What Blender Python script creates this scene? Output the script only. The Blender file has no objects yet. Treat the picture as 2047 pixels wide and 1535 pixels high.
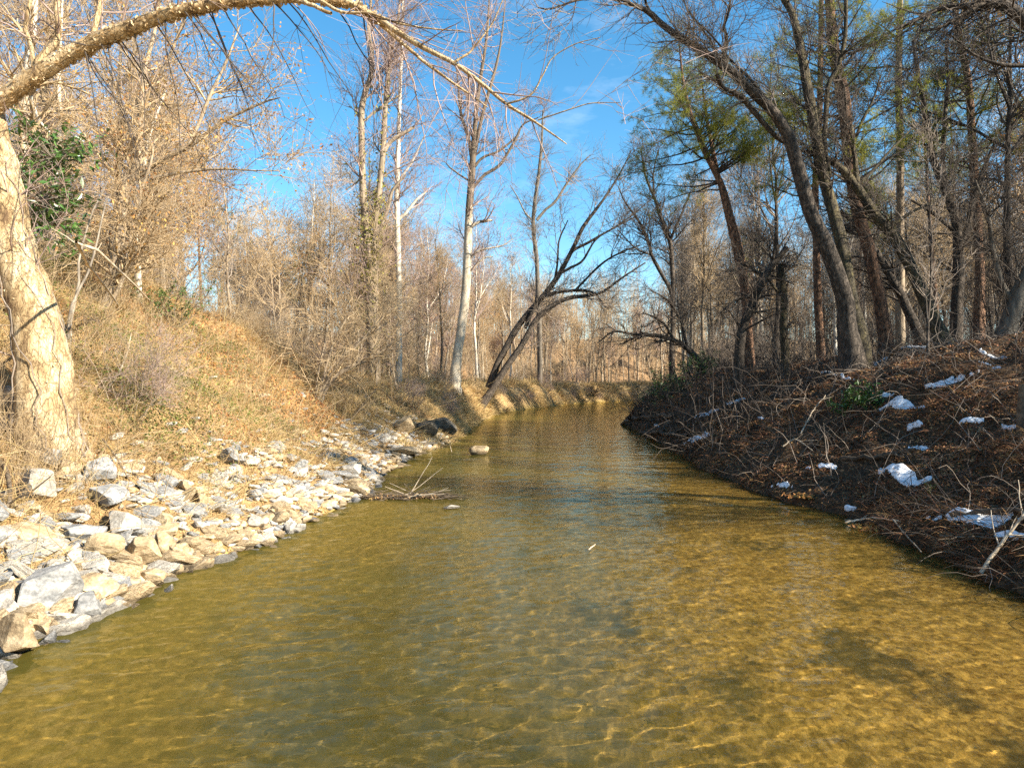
import bpy, math, time
import numpy as np
T0 = time.time()
rng = np.random.default_rng(11)
R = math.radians
S = bpy.context.scene
COL = S.collection

# ------------------------------------------------------------------ camera, sky, sun, exposure
CAM_H, F, CX, CY = 2.2, 1383.0, 1023.5, 767.0
cam = bpy.data.cameras.new('camera'); cam.sensor_width = 36; cam.lens = 36 * F / 2047
cam.clip_start = 0.05; cam.clip_end = 3000
camo = bpy.data.objects.new('camera', cam); COL.objects.link(camo)
camo.location = (0, 0, CAM_H); camo.rotation_euler = (R(90), 0, 0)
S.camera = camo

SUN_EL, SUN_AZ = R(31), R(116)            # azimuth clockwise from the view direction: right and a little behind
SUN_DIR = np.array([math.sin(SUN_AZ) * math.cos(SUN_EL), math.cos(SUN_AZ) * math.cos(SUN_EL), math.sin(SUN_EL)])
w = bpy.data.worlds.new('World'); S.world = w; w.use_nodes = True
nt = w.node_tree; nt.nodes.clear()
out = nt.nodes.new('ShaderNodeOutputWorld'); bg = nt.nodes.new('ShaderNodeBackground')
sky = nt.nodes.new('ShaderNodeTexSky'); sky.sky_type = 'NISHITA'; sky.sun_disc = False
sky.sun_elevation = SUN_EL; sky.sun_rotation = SUN_AZ
sky.air_density = 1.0; sky.dust_density = 0.25; sky.ozone_density = 2.2
bg.inputs[1].default_value = 0.082
# thin winter cirrus, the same all round the sky
tc = nt.nodes.new('ShaderNodeTexCoord'); mp = nt.nodes.new('ShaderNodeMapping'); mp.inputs['Scale'].default_value = (1.6, 1.6, 5)
nz = nt.nodes.new('ShaderNodeTexNoise'); nz.inputs['Scale'].default_value = 2.2; nz.inputs['Detail'].default_value = 7; nz.inputs['Roughness'].default_value = 0.62
rp = nt.nodes.new('ShaderNodeValToRGB'); rp.color_ramp.elements[0].position = 0.55; rp.color_ramp.elements[1].position = 0.85
mul = nt.nodes.new('ShaderNodeMath'); mul.operation = 'MULTIPLY'; mul.inputs[1].default_value = 0.3
mx = nt.nodes.new('ShaderNodeMixRGB'); mx.inputs[2].default_value = (7.5, 7.8, 8.2, 1)
L = nt.links.new
L(tc.outputs['Generated'], mp.inputs[0]); L(mp.outputs[0], nz.inputs[0]); L(nz.outputs[0], rp.inputs[0]); L(rp.outputs[0], mul.inputs[0])
hs = nt.nodes.new('ShaderNodeHueSaturation'); hs.inputs['Saturation'].default_value = 1.3; hs.inputs['Hue'].default_value = .488
L(sky.outputs[0], hs.inputs['Color'])
L(hs.outputs[0], mx.inputs[1]); L(mul.outputs[0], mx.inputs[0]); L(mx.outputs[0], bg.inputs[0]); L(bg.outputs[0], out.inputs[0])

sl = bpy.data.lights.new('sun', 'SUN'); sl.energy = 5.0; sl.angle = R(0.5); sl.color = (1.0, 0.90, 0.74)
so = bpy.data.objects.new('sun', sl); COL.objects.link(so); so.location = (30, -20, 40)
so.rotation_euler = (R(90) - SUN_EL, 0, math.pi - SUN_AZ)
S.view_settings.view_transform = 'Standard'; S.view_settings.look = 'None'
S.view_settings.exposure = 1.72; S.view_settings.gamma = 1
try: S.view_settings.use_curve_mapping = False
except Exception: pass
S.render.engine = 'CYCLES'
S.cycles.max_bounces = 8; S.cycles.diffuse_bounces = 3; S.cycles.glossy_bounces = 3
S.cycles.transparent_max_bounces = 12; S.cycles.transmission_bounces = 6
S.cycles.use_denoising = False
S.cycles.sample_clamp_indirect = 6

# ------------------------------------------------------------------ small helpers
def tag(o, label=None, cat=None, group=None, kind=None):
    if label: o['label'] = label
    if cat: o['category'] = cat
    if group: o['group'] = group
    if kind: o['kind'] = kind
    return o
def empty(name, loc, label=None, cat=None, group=None):
    o = bpy.data.objects.new(name, None); o.empty_display_size = 0.3; COL.objects.link(o); o.location = tuple(float(c) for c in loc)
    return tag(o, label, cat, group)
def make_mesh(name, V, quads=None, tris=None, smooth=True):
    me = bpy.data.meshes.new(name)
    V = np.ascontiguousarray(V, dtype=np.float32)
    nq = 0 if quads is None else len(quads); ntr = 0 if tris is None else len(tris)
    idx = []
    if nq: idx.append(np.asarray(quads, np.int32).ravel())
    if ntr: idx.append(np.asarray(tris, np.int32).ravel())
    idx = np.concatenate(idx)
    me.vertices.add(len(V)); me.vertices.foreach_set('co', V.ravel())
    me.loops.add(len(idx)); me.loops.foreach_set('vertex_index', idx)
    tot = np.concatenate([np.full(nq, 4, np.int32), np.full(ntr, 3, np.int32)])
    st = np.concatenate([[0], np.cumsum(tot)[:-1]]).astype(np.int32)
    me.polygons.add(nq + ntr); me.polygons.foreach_set('loop_start', st)
    me.polygons.foreach_set('use_smooth', np.full(nq + ntr, smooth, bool))
    me.update(calc_edges=True); me.validate(clean_customdata=False)
    return me
class MB:
    """collects tubes, quads and triangles, links them as ONE mesh object"""
    def __init__(s): s.V = []; s.Q = []; s.T = []; s.n = 0
    def add(s, V, Q=None, T=None):
        V = np.asarray(V, float).reshape(-1, 3); s.V.append(V)
        if Q is not None and len(Q): s.Q.append(np.asarray(Q) + s.n)
        if T is not None and len(T): s.T.append(np.asarray(T) + s.n)
        s.n += len(V)
    def tubes(s, P, Rr, sides=5, noise=None):
        """P (N,K,3), Rr (N,K)"""
        N, K = P.shape[:2]
        if N == 0: return
        Tn = np.gradient(P, axis=1); Tn /= np.linalg.norm(Tn, axis=2, keepdims=True) + 1e-9
        m = Tn.mean(1); ax = np.argmin(np.abs(m), axis=1); ref = np.eye(3)[ax][:, None, :]
        U = np.cross(Tn, ref); U /= np.linalg.norm(U, axis=2, keepdims=True) + 1e-9
        W = np.cross(Tn, U)
        a = np.arange(sides) * 2 * math.pi / sides
        rr = Rr[:, :, None, None]
        if noise is not None: rr = rr * noise[:, :, :, None]
        ring = P[:, :, None, :] + rr * (np.cos(a)[None, None, :, None] * U[:, :, None, :] + np.sin(a)[None, None, :, None] * W[:, :, None, :])
        i = np.arange(N)[:, None, None] * K * sides; k = np.arange(K - 1)[None, :, None] * sides; j = np.arange(sides)[None, None, :]; j2 = (j + 1) % sides
        q = np.stack([i + k + j, i + k + j2, i + k + sides + j2, i + k + sides + j], -1).reshape(-1, 4)
        s.add(ring, Q=q)
    def leaves(s, C, size, up=None, flat=0.4, aspect=0.5, r=None):
        """bent leaf quads: C (N,3) centres; flat = how far their normals may tilt"""
        r = r or rng
        N = len(C)
        if N == 0: return
        n = np.zeros((N, 3)); n[:, 2] = 1
        if up is not None: n = np.asarray(up)
        n = n + flat * r.normal(size=(N, 3)); n /= np.linalg.norm(n, axis=1, keepdims=True)
        a = r.normal(size=(N, 3)); a -= (a * n).sum(1, keepdims=True) * n; a /= np.linalg.norm(a, axis=1, keepdims=True)
        b = np.cross(n, a); sz = np.broadcast_to(np.asarray(size, float), (N,))[:, None]
        curl = r.uniform(-0.1, 0.35, (N, 1)) * sz
        V = np.stack([C - a * sz, C + b * sz * aspect + n * curl, C + a * sz, C - b * sz * aspect + n * curl], 1)
        i = np.arange(N)[:, None] * 4
        s.add(V, T=np.concatenate([i + np.array([[0, 1, 2]]), i + np.array([[0, 2, 3]])]))
    def blades(s, C, D, Lh, wd):
        """bent grass blades from C along D"""
        N = len(C)
        a = rng.normal(size=(N, 3)); a -= (a * D).sum(1, keepdims=True) * D; a /= np.linalg.norm(a, axis=1, keepdims=True)
        Lh = Lh[:, None]; bend = np.array([0, 0, -1.0]) * Lh * rng.uniform(0.05, 0.45, (N, 1))
        V = np.stack([C - a * wd, C + a * wd, C + D * Lh * 0.55 + a * wd * 0.7, C + D * Lh * 0.55 - a * wd * 0.7, C + D * Lh + bend], 1)
        i = np.arange(N)[:, None] * 5
        s.add(V, Q=i + np.array([[0, 1, 2, 3]]), T=i + np.array([[3, 2, 4]]))
    def mesh(s, name, smooth=True):
        V = np.concatenate(s.V)
        return make_mesh(name, V, np.concatenate(s.Q) if s.Q else None, np.concatenate(s.T) if s.T else None, smooth)
    def build(s, name, mat, parent=None, smooth=True, origin=None):
        if origin is not None: s.V = [v - np.asarray(origin) for v in s.V]
        me = s.mesh(name, smooth); me.materials.append(mat)
        o = bpy.data.objects.new(name, me); COL.objects.link(o)
        if parent is not None: o.parent = parent
        if origin is not None and parent is None: o.location = tuple(float(c) for c in origin)
        return o

# ------------------------------------------------------------------ noise
_H = np.random.default_rng(5).random((256, 256))
def vnoise(x, y):
    x = np.asarray(x, float); y = np.asarray(y, float)
    xi = np.floor(x).astype(int); yi = np.floor(y).astype(int); fx = x - xi; fy = y - yi
    fx = fx * fx * (3 - 2 * fx); fy = fy * fy * (3 - 2 * fy)
    h = lambda a, b: _H[a & 255, b & 255]
    return (h(xi, yi) * (1 - fx) + h(xi + 1, yi) * fx) * (1 - fy) + (h(xi, yi + 1) * (1 - fx) + h(xi + 1, yi + 1) * fx) * fy - 0.5
def fbm(x, y, o=4):
    v = 0; a = 1
    for k in range(o): v = v + a * vnoise(x * 2 ** k + 17.3 * k, y * 2 ** k + 9.1 * k); a *= 0.5
    return v

# ------------------------------------------------------------------ the lie of the land
_ly = [-40, -10, 0, 4, 5.45, 6.4, 6.8, 8.2, 9.3, 11.1, 14, 16.6, 22, 26, 29.5, 41, 52.5, 74, 84, 95, 108, 122, 140, 300]
_lx = [-6, -4.6, -4.2, -4.1, -4.03, -4.07, -3.9, -4.0, -3.5, -3.25, -2.86, -3.2, -2.95, -2.3, -2.2, -2.1, -0.9, 5.2, 10.8, 18.3, 32, 58, 100, 400]
_ry = [-40, -10, 3, 7.2, 8, 9.3, 11.6, 13, 15, 18, 22, 29.5, 39, 63, 84, 95, 108, 122, 140, 300]
_rx = [4.2, 5.0, 5.2, 5.32, 5.32, 5.41, 5.6, 5.1, 4.95, 4.95, 5.3, 5.7, 6.3, 12.0, 18.6, 27, 44, 72, 116, 420]
def eL(y):
    y = np.asarray(y, float)
    return np.interp(y, _ly, _lx) + .16 * vnoise(y * 1.1, 3.3) * np.clip(1 - (y - 16) / 10, .12, 1) + (.5 * vnoise(y * .13, 6.7) + .05 * vnoise(y * .5, 2.7)) * np.clip((y - 22) / 14, 0, 1)
def eR(y): return np.interp(y, _ry, _rx) + 0.22 * vnoise(np.asarray(y) * 0.9, 8.3) + .16 * vnoise(np.asarray(y) * 2.6, 4.3)
PLN = ([0, .5, 1, 2, 3, 5, 7, 9, 14, 22, 30, 45, 90, 400], [0, .14, .32, .75, 1.32, 2.9, 4.35, 5.3, 7.2, 9.8, 11.5, 14, 20, 34])
PLF = ([0, .4, .9, 1.5, 3.5, 6, 10, 20, 30, 45, 90, 400], [0, .6, 1.3, 1.85, 2.15, 2.25, 2.4, 3.4, 5.0, 7.0, 9, 14])
PR = ([0, .15, .5, 1, 2, 4, 6, 8, 15, 30, 60, 400], [0, .14, .38, .68, 1.22, 2.25, 3.0, 3.3, 3.55, 3.9, 5.0, 9])
PRF = ([0, .2, .6, 1.2, 2.5, 4, 6, 15, 30, 60, 400], [0, .3, .75, 1.3, 2.1, 2.6, 2.75, 2.9, 3.2, 4.5, 8])
def terrain(x, y):
    x = np.asarray(x, float); y = np.asarray(y, float)
    a = eL(y); b = eR(y); dl = a - x; dr = x - b
    f = np.clip((y - 21) / 15, 0, 1); f = f * f * (3 - 2 * f)
    zl = np.interp(dl, *PLN) * (1 - f) + np.interp(dl * (1 + .9 * vnoise(y * .27 + 5, x * .2) + .6 * vnoise(y * .8, x * .7)), *PLF) * (1 + .25 * vnoise(y * .16, x * .1)) * f
    g = np.clip((y - 20) / 18, 0, 1)
    zr = np.interp(dr, *PR) * (1 - g) + np.interp(dr, *PRF) * g
    n = fbm(x * 0.55, y * 0.55, 4)
    nl = fbm(x * 2.2 + 40, y * 2.2, 3)
    zl = zl + n * (0.5 - .28 * f) * np.clip(dl / 2.5, 0, 1) + nl * 0.13 * np.clip(dl / 0.8, 0, 1) + .42 * vnoise(x * .8 + 9, y * .8) * np.clip((dl - 1.5) / 2, 0, 1) * np.clip((9 - dl) / 3, .2, 1) + 1.2 * vnoise(x * 0.08, y * 0.08) * np.clip((dl - 8) / 12, 0, 1)
    zr = zr + n * 0.42 * np.clip(dr / 1.5, 0, 1) + nl * 0.17 * np.clip(dr / 0.4, 0, 1)
    u = np.clip((x - a) / (b - a), 0, 1)
    D = np.interp(u, [0, .04, .12, .28, .45, .7, .9, 1], [0, .10, .30, .55, .46, .26, .16, 0.0])
    zb = -D * (1 + np.clip((y - 9) / 14, 0, 1.5)) * (1 + 0.5 * vnoise(x * 0.5, y * 0.35)) - 0.02 + 0.03 * vnoise(x * 2, y * 2) * np.clip(D * 8, 0, 1)
    z = np.where(dl > 0, zl, np.where(dr > 0, zr, zb))
    far = np.clip((y - 120) / 120, 0, 1)
    return z + far * 5
def normal_at(x, y, e=0.15):
    dx = (terrain(x + e, y) - terrain(x - e, y)) / (2 * e); dy = (terrain(x, y + e) - terrain(x, y - e)) / (2 * e)
    n = np.stack([-dx, -dy, np.ones_like(dx)], -1); return n / np.linalg.norm(n, axis=-1, keepdims=True)
def world(px, py, Y): return np.array([(px - CX) / F * Y, Y, CAM_H - (py - CY) / F * Y])
_YS = np.geomspace(3.0, 160, 2600)
def hit(px, py):
    """the ground (or water) point seen at a pixel of the photograph"""
    X = (px - CX) / F * _YS; Z = CAM_H - (py - CY) / F * _YS
    g = np.maximum(terrain(X, _YS), 0.0)
    k = np.nonzero(Z <= g)[0]
    k = k[0] if len(k) else len(_YS) - 1
    return np.array([X[k], _YS[k], g[k]])

# ------------------------------------------------------------------ materials
def mat(name, cols, scale=4.0, stretch=(1, 1, 1), bump=0.3, bdist=0.02, rough=0.85, spec=0.25, detail=6, contrast=(0.3, 0.7), var=0.15, fine=None, trans=0.0, random_hue=0.0):
    m = bpy.data.materials.new(name); m.use_nodes = True; nt = m.node_tree; n = nt.nodes; L = nt.links.new
    p = n['Principled BSDF']; p.inputs['Roughness'].default_value = rough; p.inputs['Specular IOR Level'].default_value = spec
    tc = n.new('ShaderNodeTexCoord'); mp = n.new('ShaderNodeMapping'); mp.inputs['Scale'].default_value = stretch
    L(tc.outputs['Object'], mp.inputs[0])
    z = n.new('ShaderNodeTexNoise'); z.inputs['Scale'].default_value = scale; z.inputs['Detail'].default_value = detail; z.inputs['Roughness'].default_value = 0.65
    L(mp.outputs[0], z.inputs[0])
    r = n.new('ShaderNodeValToRGB'); el = r.color_ramp.elements
    ps = np.linspace(contrast[0], contrast[1], len(cols))
    while len(el) < len(cols): el.new(0.5)
    for e, pz, c in zip(el, ps, cols): e.position = float(pz); e.color = (*c, 1)
    L(z.outputs[0], r.inputs[0]); col = r.outputs[0]
    oi = n.new('ShaderNodeObjectInfo'); ge = n.new('ShaderNodeNewGeometry')
    hs = n.new('ShaderNodeHueSaturation')
    mr = n.new('ShaderNodeMapRange'); mr.inputs['To Min'].default_value = 1 - var; mr.inputs['To Max'].default_value = 1 + var
    L(oi.outputs['Random'], mr.inputs[0]) if fine is None else L(ge.outputs['Random Per Island'], mr.inputs[0])
    L(mr.outputs[0], hs.inputs['Value'])
    if random_hue:
        mh = n.new('ShaderNodeMapRange'); mh.inputs['To Min'].default_value = 0.5 - random_hue; mh.inputs['To Max'].default_value = 0.5 + random_hue
        wn = n.new('ShaderNodeMath'); wn.operation = 'FRACT'; ml = n.new('ShaderNodeMath'); ml.operation = 'MULTIPLY'; ml.inputs[1].default_value = 17.3
        L((oi.outputs['Random'] if fine is None else ge.outputs['Random Per Island']), ml.inputs[0]); L(ml.outputs[0], wn.inputs[0]); L(wn.outputs[0], mh.inputs[0]); L(mh.outputs[0], hs.inputs['Hue'])
    L(col, hs.inputs['Color']); L(hs.outputs[0], p.inputs['Base Color'])
    if bump:
        b = n.new('ShaderNodeBump'); b.inputs['Strength'].default_value = bump; b.inputs['Distance'].default_value = bdist
        L(z.outputs[0], b.inputs['Height']); L(b.outputs[0], p.inputs['Normal'])
    if trans:
        t = n.new('ShaderNodeBsdfTranslucent'); L(hs.outputs[0], t.inputs[0]); ms = n.new('ShaderNodeMixShader'); ms.inputs[0].default_value = trans
        L(p.outputs[0], ms.inputs[1]); L(t.outputs[0], ms.inputs[2]); L(ms.outputs[0], n['Material Output'].inputs[0])
    return m
M = {}
M['birch'] = mat('peeling_birch_bark', [(.12, .075, .04), (.32, .225, .115), (.45, .335, .19), (.55, .44, .28)], 5, (1, 1, .45), .9, .04, .9, contrast=(.34, .62), detail=9)
M['flake'] = mat('birch_bark_curl', [(.55, .40, .22), (.72, .58, .38)], 6, bump=.2, var=.25, fine=1, trans=.2)
M['pale'] = mat('pale_sycamore_bark', [(.22, .17, .12), (.48, .42, .33), (.62, .57, .48)], 3.5, (1, 1, .35), .5, .02, contrast=(.3, .62))
M['tan'] = mat('tan_bark', [(.13, .10, .07), (.27, .21, .145), (.38, .31, .22)], 7, (1, 1, .2), .7, .03, var=.2)
M['grey'] = mat('grey_brown_bark', [(.075, .062, .05), (.16, .135, .105), (.27, .235, .185)], 8, (1, 1, .2), .8, .03, var=.25)
M['dark'] = mat('dark_furrowed_bark', [(.03, .024, .019), (.08, .064, .05), (.17, .135, .105)], 11, (1, 1, .4), 1.0, .05, contrast=(.34, .66), var=.2)
M['pine'] = mat('reddish_pine_bark', [(.06, .038, .026), (.17, .095, .058), (.30, .175, .105)], 10, (1, 1, .5), 1.0, .04, contrast=(.36, .64), var=.15)
M['mossy'] = mat('mossy_bark', [(.03, .026, .02), (.085, .07, .045), (.16, .13, .06)], 10, (1, 1, .4), 1.0, .05, contrast=(.34, .66))
M['twig_tan'] = mat('tan_twigs', [(.27, .195, .115), (.46, .345, .205)], 3, bump=0, var=.2, fine=1)  # tan tone also carries sunlight on the left crowns
M['twig_grey'] = mat('grey_twigs', [(.15, .12, .095), (.28, .23, .185)], 3, bump=0, var=.2, fine=1)
M['twig_red'] = mat('reddish_twigs', [(.23, .16, .135), (.37, .28, .24)], 3, bump=0, var=.2, fine=1)
M['twig_dark'] = mat('dark_twigs', [(.045, .035, .03), (.10, .08, .062)], 3, bump=0, var=.2, fine=1)  # dark tone also carries the backlit look against the right sky
M['needle'] = mat('pine_needles', [(.08, .10, .015), (.21, .22, .032), (.36, .32, .055)], 1.2, bump=0, var=.35, fine=1, trans=.4, random_hue=.02)
M['evergreen'] = mat('glossy_evergreen_leaves', [(.03, .075, .016), (.09, .17, .035)], 3, bump=0, rough=.35, spec=.5, var=.4, fine=1, trans=.15, random_hue=.02)
M['beech'] = mat('withered_tan_leaves', [(.42, .21, .06), (.56, .33, .12)], 3, bump=0, var=.3, fine=1, trans=.35, random_hue=.02)
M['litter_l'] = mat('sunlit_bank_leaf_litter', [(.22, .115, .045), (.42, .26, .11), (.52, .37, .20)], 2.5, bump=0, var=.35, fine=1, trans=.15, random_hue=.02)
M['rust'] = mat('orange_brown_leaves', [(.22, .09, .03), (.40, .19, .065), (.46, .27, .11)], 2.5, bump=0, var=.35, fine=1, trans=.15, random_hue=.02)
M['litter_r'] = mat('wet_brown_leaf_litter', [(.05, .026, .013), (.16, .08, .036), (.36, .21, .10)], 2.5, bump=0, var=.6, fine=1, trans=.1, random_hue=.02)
M['straw'] = mat('dry_straw_grass', [(.27, .17, .065), (.46, .33, .15), (.55, .42, .22)], 1.5, bump=0, var=.3, fine=1, trans=.2, random_hue=.015)
M['green'] = mat('low_green_plants', [(.06, .085, .018), (.16, .17, .04)], 2, bump=0, var=.4, fine=1, trans=.2, random_hue=.02)
M['ivy'] = mat('yellow_green_ivy', [(.10, .12, .02), (.30, .26, .05)], 2, bump=0, var=.4, fine=1, trans=.2, random_hue=.03)
M['snow'] = mat('old_snow', [(.10, .06, .035), (.55, .53, .50), (.74, .76, .78), (.84, .86, .88)], 14, bump=.5, bdist=.012, rough=.7, var=.02, contrast=(.28, .52), detail=8)
M['deadwood'] = mat('bleached_dead_wood', [(.22, .165, .11), (.42, .34, .24), (.52, .45, .35)], 6, (1, 1, 1), .5, .01, var=.2)
M['wetwood'] = mat('dark_wet_dead_wood', [(.035, .026, .018), (.10, .075, .05), (.20, .155, .105)], 8, (1, 1, 1), .6, .01, var=.25)

def plated(m, sizes, crack, zs):
    nt = m.node_tree; n = nt.nodes; L = nt.links.new; p = n['Principled BSDF']; hs = next(x for x in n if x.type == 'HUE_SAT'); tcn = next(x for x in n if x.type == 'TEX_COORD')
    mp = n.new('ShaderNodeMapping'); mp.inputs['Scale'].default_value = (1, 1, zs); L(tcn.outputs['Object'], mp.inputs[0])
    wz = n.new('ShaderNodeTexNoise'); wz.inputs['Scale'].default_value = 6; wz.inputs['Detail'].default_value = 5; L(mp.outputs[0], wz.inputs[0])
    wa = n.new('ShaderNodeMixRGB'); wa.blend_type = 'ADD'; wa.inputs[0].default_value = .22; L(mp.outputs[0], wa.inputs[1]); L(wz.outputs['Color'], wa.inputs[2])
    hts = []
    col = hs.outputs[0]
    for sc, wdt, dark in sizes:
        v = n.new('ShaderNodeTexVoronoi'); v.feature = 'DISTANCE_TO_EDGE'; v.inputs['Scale'].default_value = sc; L(wa.outputs[0], v.inputs[0])
        r = n.new('ShaderNodeMapRange'); r.inputs['From Max'].default_value = wdt; r.inputs['To Min'].default_value = dark; r.interpolation_type = 'SMOOTHSTEP'; L(v.outputs['Distance'], r.inputs[0])
        s_ = n.new('ShaderNodeMixRGB'); s_.blend_type = 'MIX'; s_.inputs[1].default_value = (*crack, 1); L(col, s_.inputs[2]); L(r.outputs[0], s_.inputs[0]); col = s_.outputs[0]; hts.append(r.outputs[0])
    L(col, p.inputs['Base Color'])
    a = n.new('ShaderNodeMath'); a.operation = 'ADD'; L(hts[0], a.inputs[0]); L(hts[1], a.inputs[1]); b = next(x for x in n if x.type == 'BUMP'); L(a.outputs[0], b.inputs['Height']); b.inputs['Strength'].default_value = .8; b.inputs['Distance'].default_value = .02
plated(M['birch'], ((8, .06, .5), (22, .06, .42)), (.15, .09, .045), .35)
plated(M['dark'], ((13, .09, .25), (30, .07, .6)), (.018, .014, .011), .28)
plated(M['mossy'], ((13, .09, .25), (30, .07, .6)), (.02, .016, .011), .28)
plated(M['pine'], ((9, .08, .2), (22, .06, .6)), (.03, .018, .013), .4)
def shed(m, z0, z1, dark):
    """old brown bark still held on the upper stem, shed below"""
    nt = m.node_tree; n = nt.nodes; L = nt.links.new; p = n['Principled BSDF']; hs = next(x for x in n if x.type == 'HUE_SAT'); tcn = next(x for x in n if x.type == 'TEX_COORD')
    sx = n.new('ShaderNodeSeparateXYZ'); L(tcn.outputs['Object'], sx.inputs[0]); z = n.new('ShaderNodeTexNoise'); z.inputs['Scale'].default_value = 3; z.inputs['Detail'].default_value = 6; L(tcn.outputs['Object'], z.inputs[0])
    a = n.new('ShaderNodeMath'); a.operation = 'MULTIPLY_ADD'; a.inputs[1].default_value = 9; L(z.outputs[0], a.inputs[0]); L(sx.outputs[2], a.inputs[2])
    r = n.new('ShaderNodeMapRange'); r.inputs['From Min'].default_value = z0 + 4.5; r.inputs['From Max'].default_value = z1 + 4.5; L(a.outputs[0], r.inputs[0])
    x = n.new('ShaderNodeMixRGB'); x.inputs[2].default_value = (*dark, 1); L(r.outputs[0], x.inputs[0]); L(hs.outputs[0], x.inputs[1]); L(x.outputs[0], p.inputs['Base Color'])
M['sycamore'] = mat('sycamore_bark', [(.30, .24, .16), (.50, .42, .31), (.62, .55, .43)], 3.5, (1, 1, .35), .5, .02, contrast=(.3, .62)); shed(M['sycamore'], 8.5, 12, (.13, .10, .07))
def rockmat(name, cols, seed):
    m = mat(name, cols, 5.5, (1, 1, 2.2), .9, .035, .9, .2, detail=10, contrast=(.32, .68), var=.16)
    nt = m.node_tree; n = nt.nodes; L = nt.links.new; p = n['Principled BSDF']
    hs = next(x for x in n if x.type == 'HUE_SAT')
    # dark waterline stain below the world height of the creek surface, and speckled mineral grain
    v = n.new('ShaderNodeTexNoise'); v.inputs['Scale'].default_value = 38; v.inputs['Detail'].default_value = 4
    tcn = next(x for x in n if x.type == 'TEX_COORD'); L(tcn.outputs['Object'], v.inputs[0])
    mr = n.new('ShaderNodeMapRange'); mr.inputs['From Min'].default_value = .3; mr.inputs['From Max'].default_value = .7; mr.inputs['To Min'].default_value = .72; mr.inputs['To Max'].default_value = 1.2
    L(v.outputs[0], mr.inputs[0])
    vm = n.new('ShaderNodeVectorMath'); vm.operation = 'SCALE'; L(hs.outputs[0], vm.inputs[0]); L(mr.outputs[0], vm.inputs['Scale'])
    g = n.new('ShaderNodeNewGeometry'); sx = n.new('ShaderNodeSeparateXYZ'); L(g.outputs['Position'], sx.inputs[0])
    wt = n.new('ShaderNodeMapRange'); wt.inputs['From Min'].default_value = .03; wt.inputs['From Max'].default_value = .075; wt.inputs['To Min'].default_value = .38; wt.inputs['To Max'].default_value = 1
    L(sx.outputs[2], wt.inputs[0])
    v2 = n.new('ShaderNodeVectorMath'); v2.operation = 'SCALE'; L(vm.outputs[0], v2.inputs[0]); L(wt.outputs[0], v2.inputs['Scale'])
    L(v2.outputs[0], p.inputs['Base Color'])
    return m
M['rock_grey'] = rockmat('blue_grey_rock', [(.10, .103, .105), (.24, .238, .23), (.37, .35, .32)], 1)
M['rock_tan'] = rockmat('tan_rock', [(.15, .105, .06), (.34, .255, .15), (.47, .375, .25)], 2)
M['rock_white'] = rockmat('pale_rock', [(.19, .175, .15), (.38, .345, .29), (.50, .465, .405)], 3)
M['rock_dark'] = rockmat('dark_ledge_rock', [(.03, .028, .024), (.09, .08, .062), (.20, .165, .12)], 4)

# ------------------------------------------------------------------ ground (bed, banks, hillsides in one sheet)
def axis(segs):
    o = []
    for a, b, d in segs: o.append(np.arange(a, b, d))
    o.append([segs[-1][1]]); return np.concatenate(o)
gx = axis([(-160, -60, 5), (-60, -30, 1.5), (-30, -14, .5), (-14, -6, .16), (-6, 7, .09), (7, 24, .17), (24, 40, .5), (40, 90, 2.5), (90, 260, 8)])
gy = axis([(-40, -6, 2), (-6, 3, .5), (3, 18, .09), (18, 36, .16), (36, 100, .25), (100, 110, .8), (110, 200, 3), (200, 420, 12)])
GX, GY = np.meshgrid(gx, gy)
GZ = terrain(GX, GY)
nx, ny = len(gx), len(gy)
ii = (np.arange(ny - 1)[:, None] * nx + np.arange(nx - 1)[None, :]).ravel()
me = make_mesh('ground', np.stack([GX, GY, GZ], -1).reshape(-1, 3), np.stack([ii, ii + 1, ii + nx + 1, ii + nx], 1))
a_, b_ = eL(GY), eR(GY); dl_, dr_ = a_ - GX, GX - b_
zone = np.zeros((ny * nx, 4), np.float32)
sm = lambda t: np.clip(t, 0, 1)
zone[:, 0] = (sm(dl_ / .35)).ravel()                                    # left bank
zone[:, 1] = (sm((dr_ + .25) / .2)).ravel()                                    # right bank
zone[:, 2] = (sm((dl_ - 6.5) / 2.5)).ravel()                            # wooded hillside floor
zone[:, 3] = 1
at = me.color_attributes.new('zone', 'FLOAT_COLOR', 'POINT'); at.data.foreach_set('color', zone.ravel())
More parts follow.
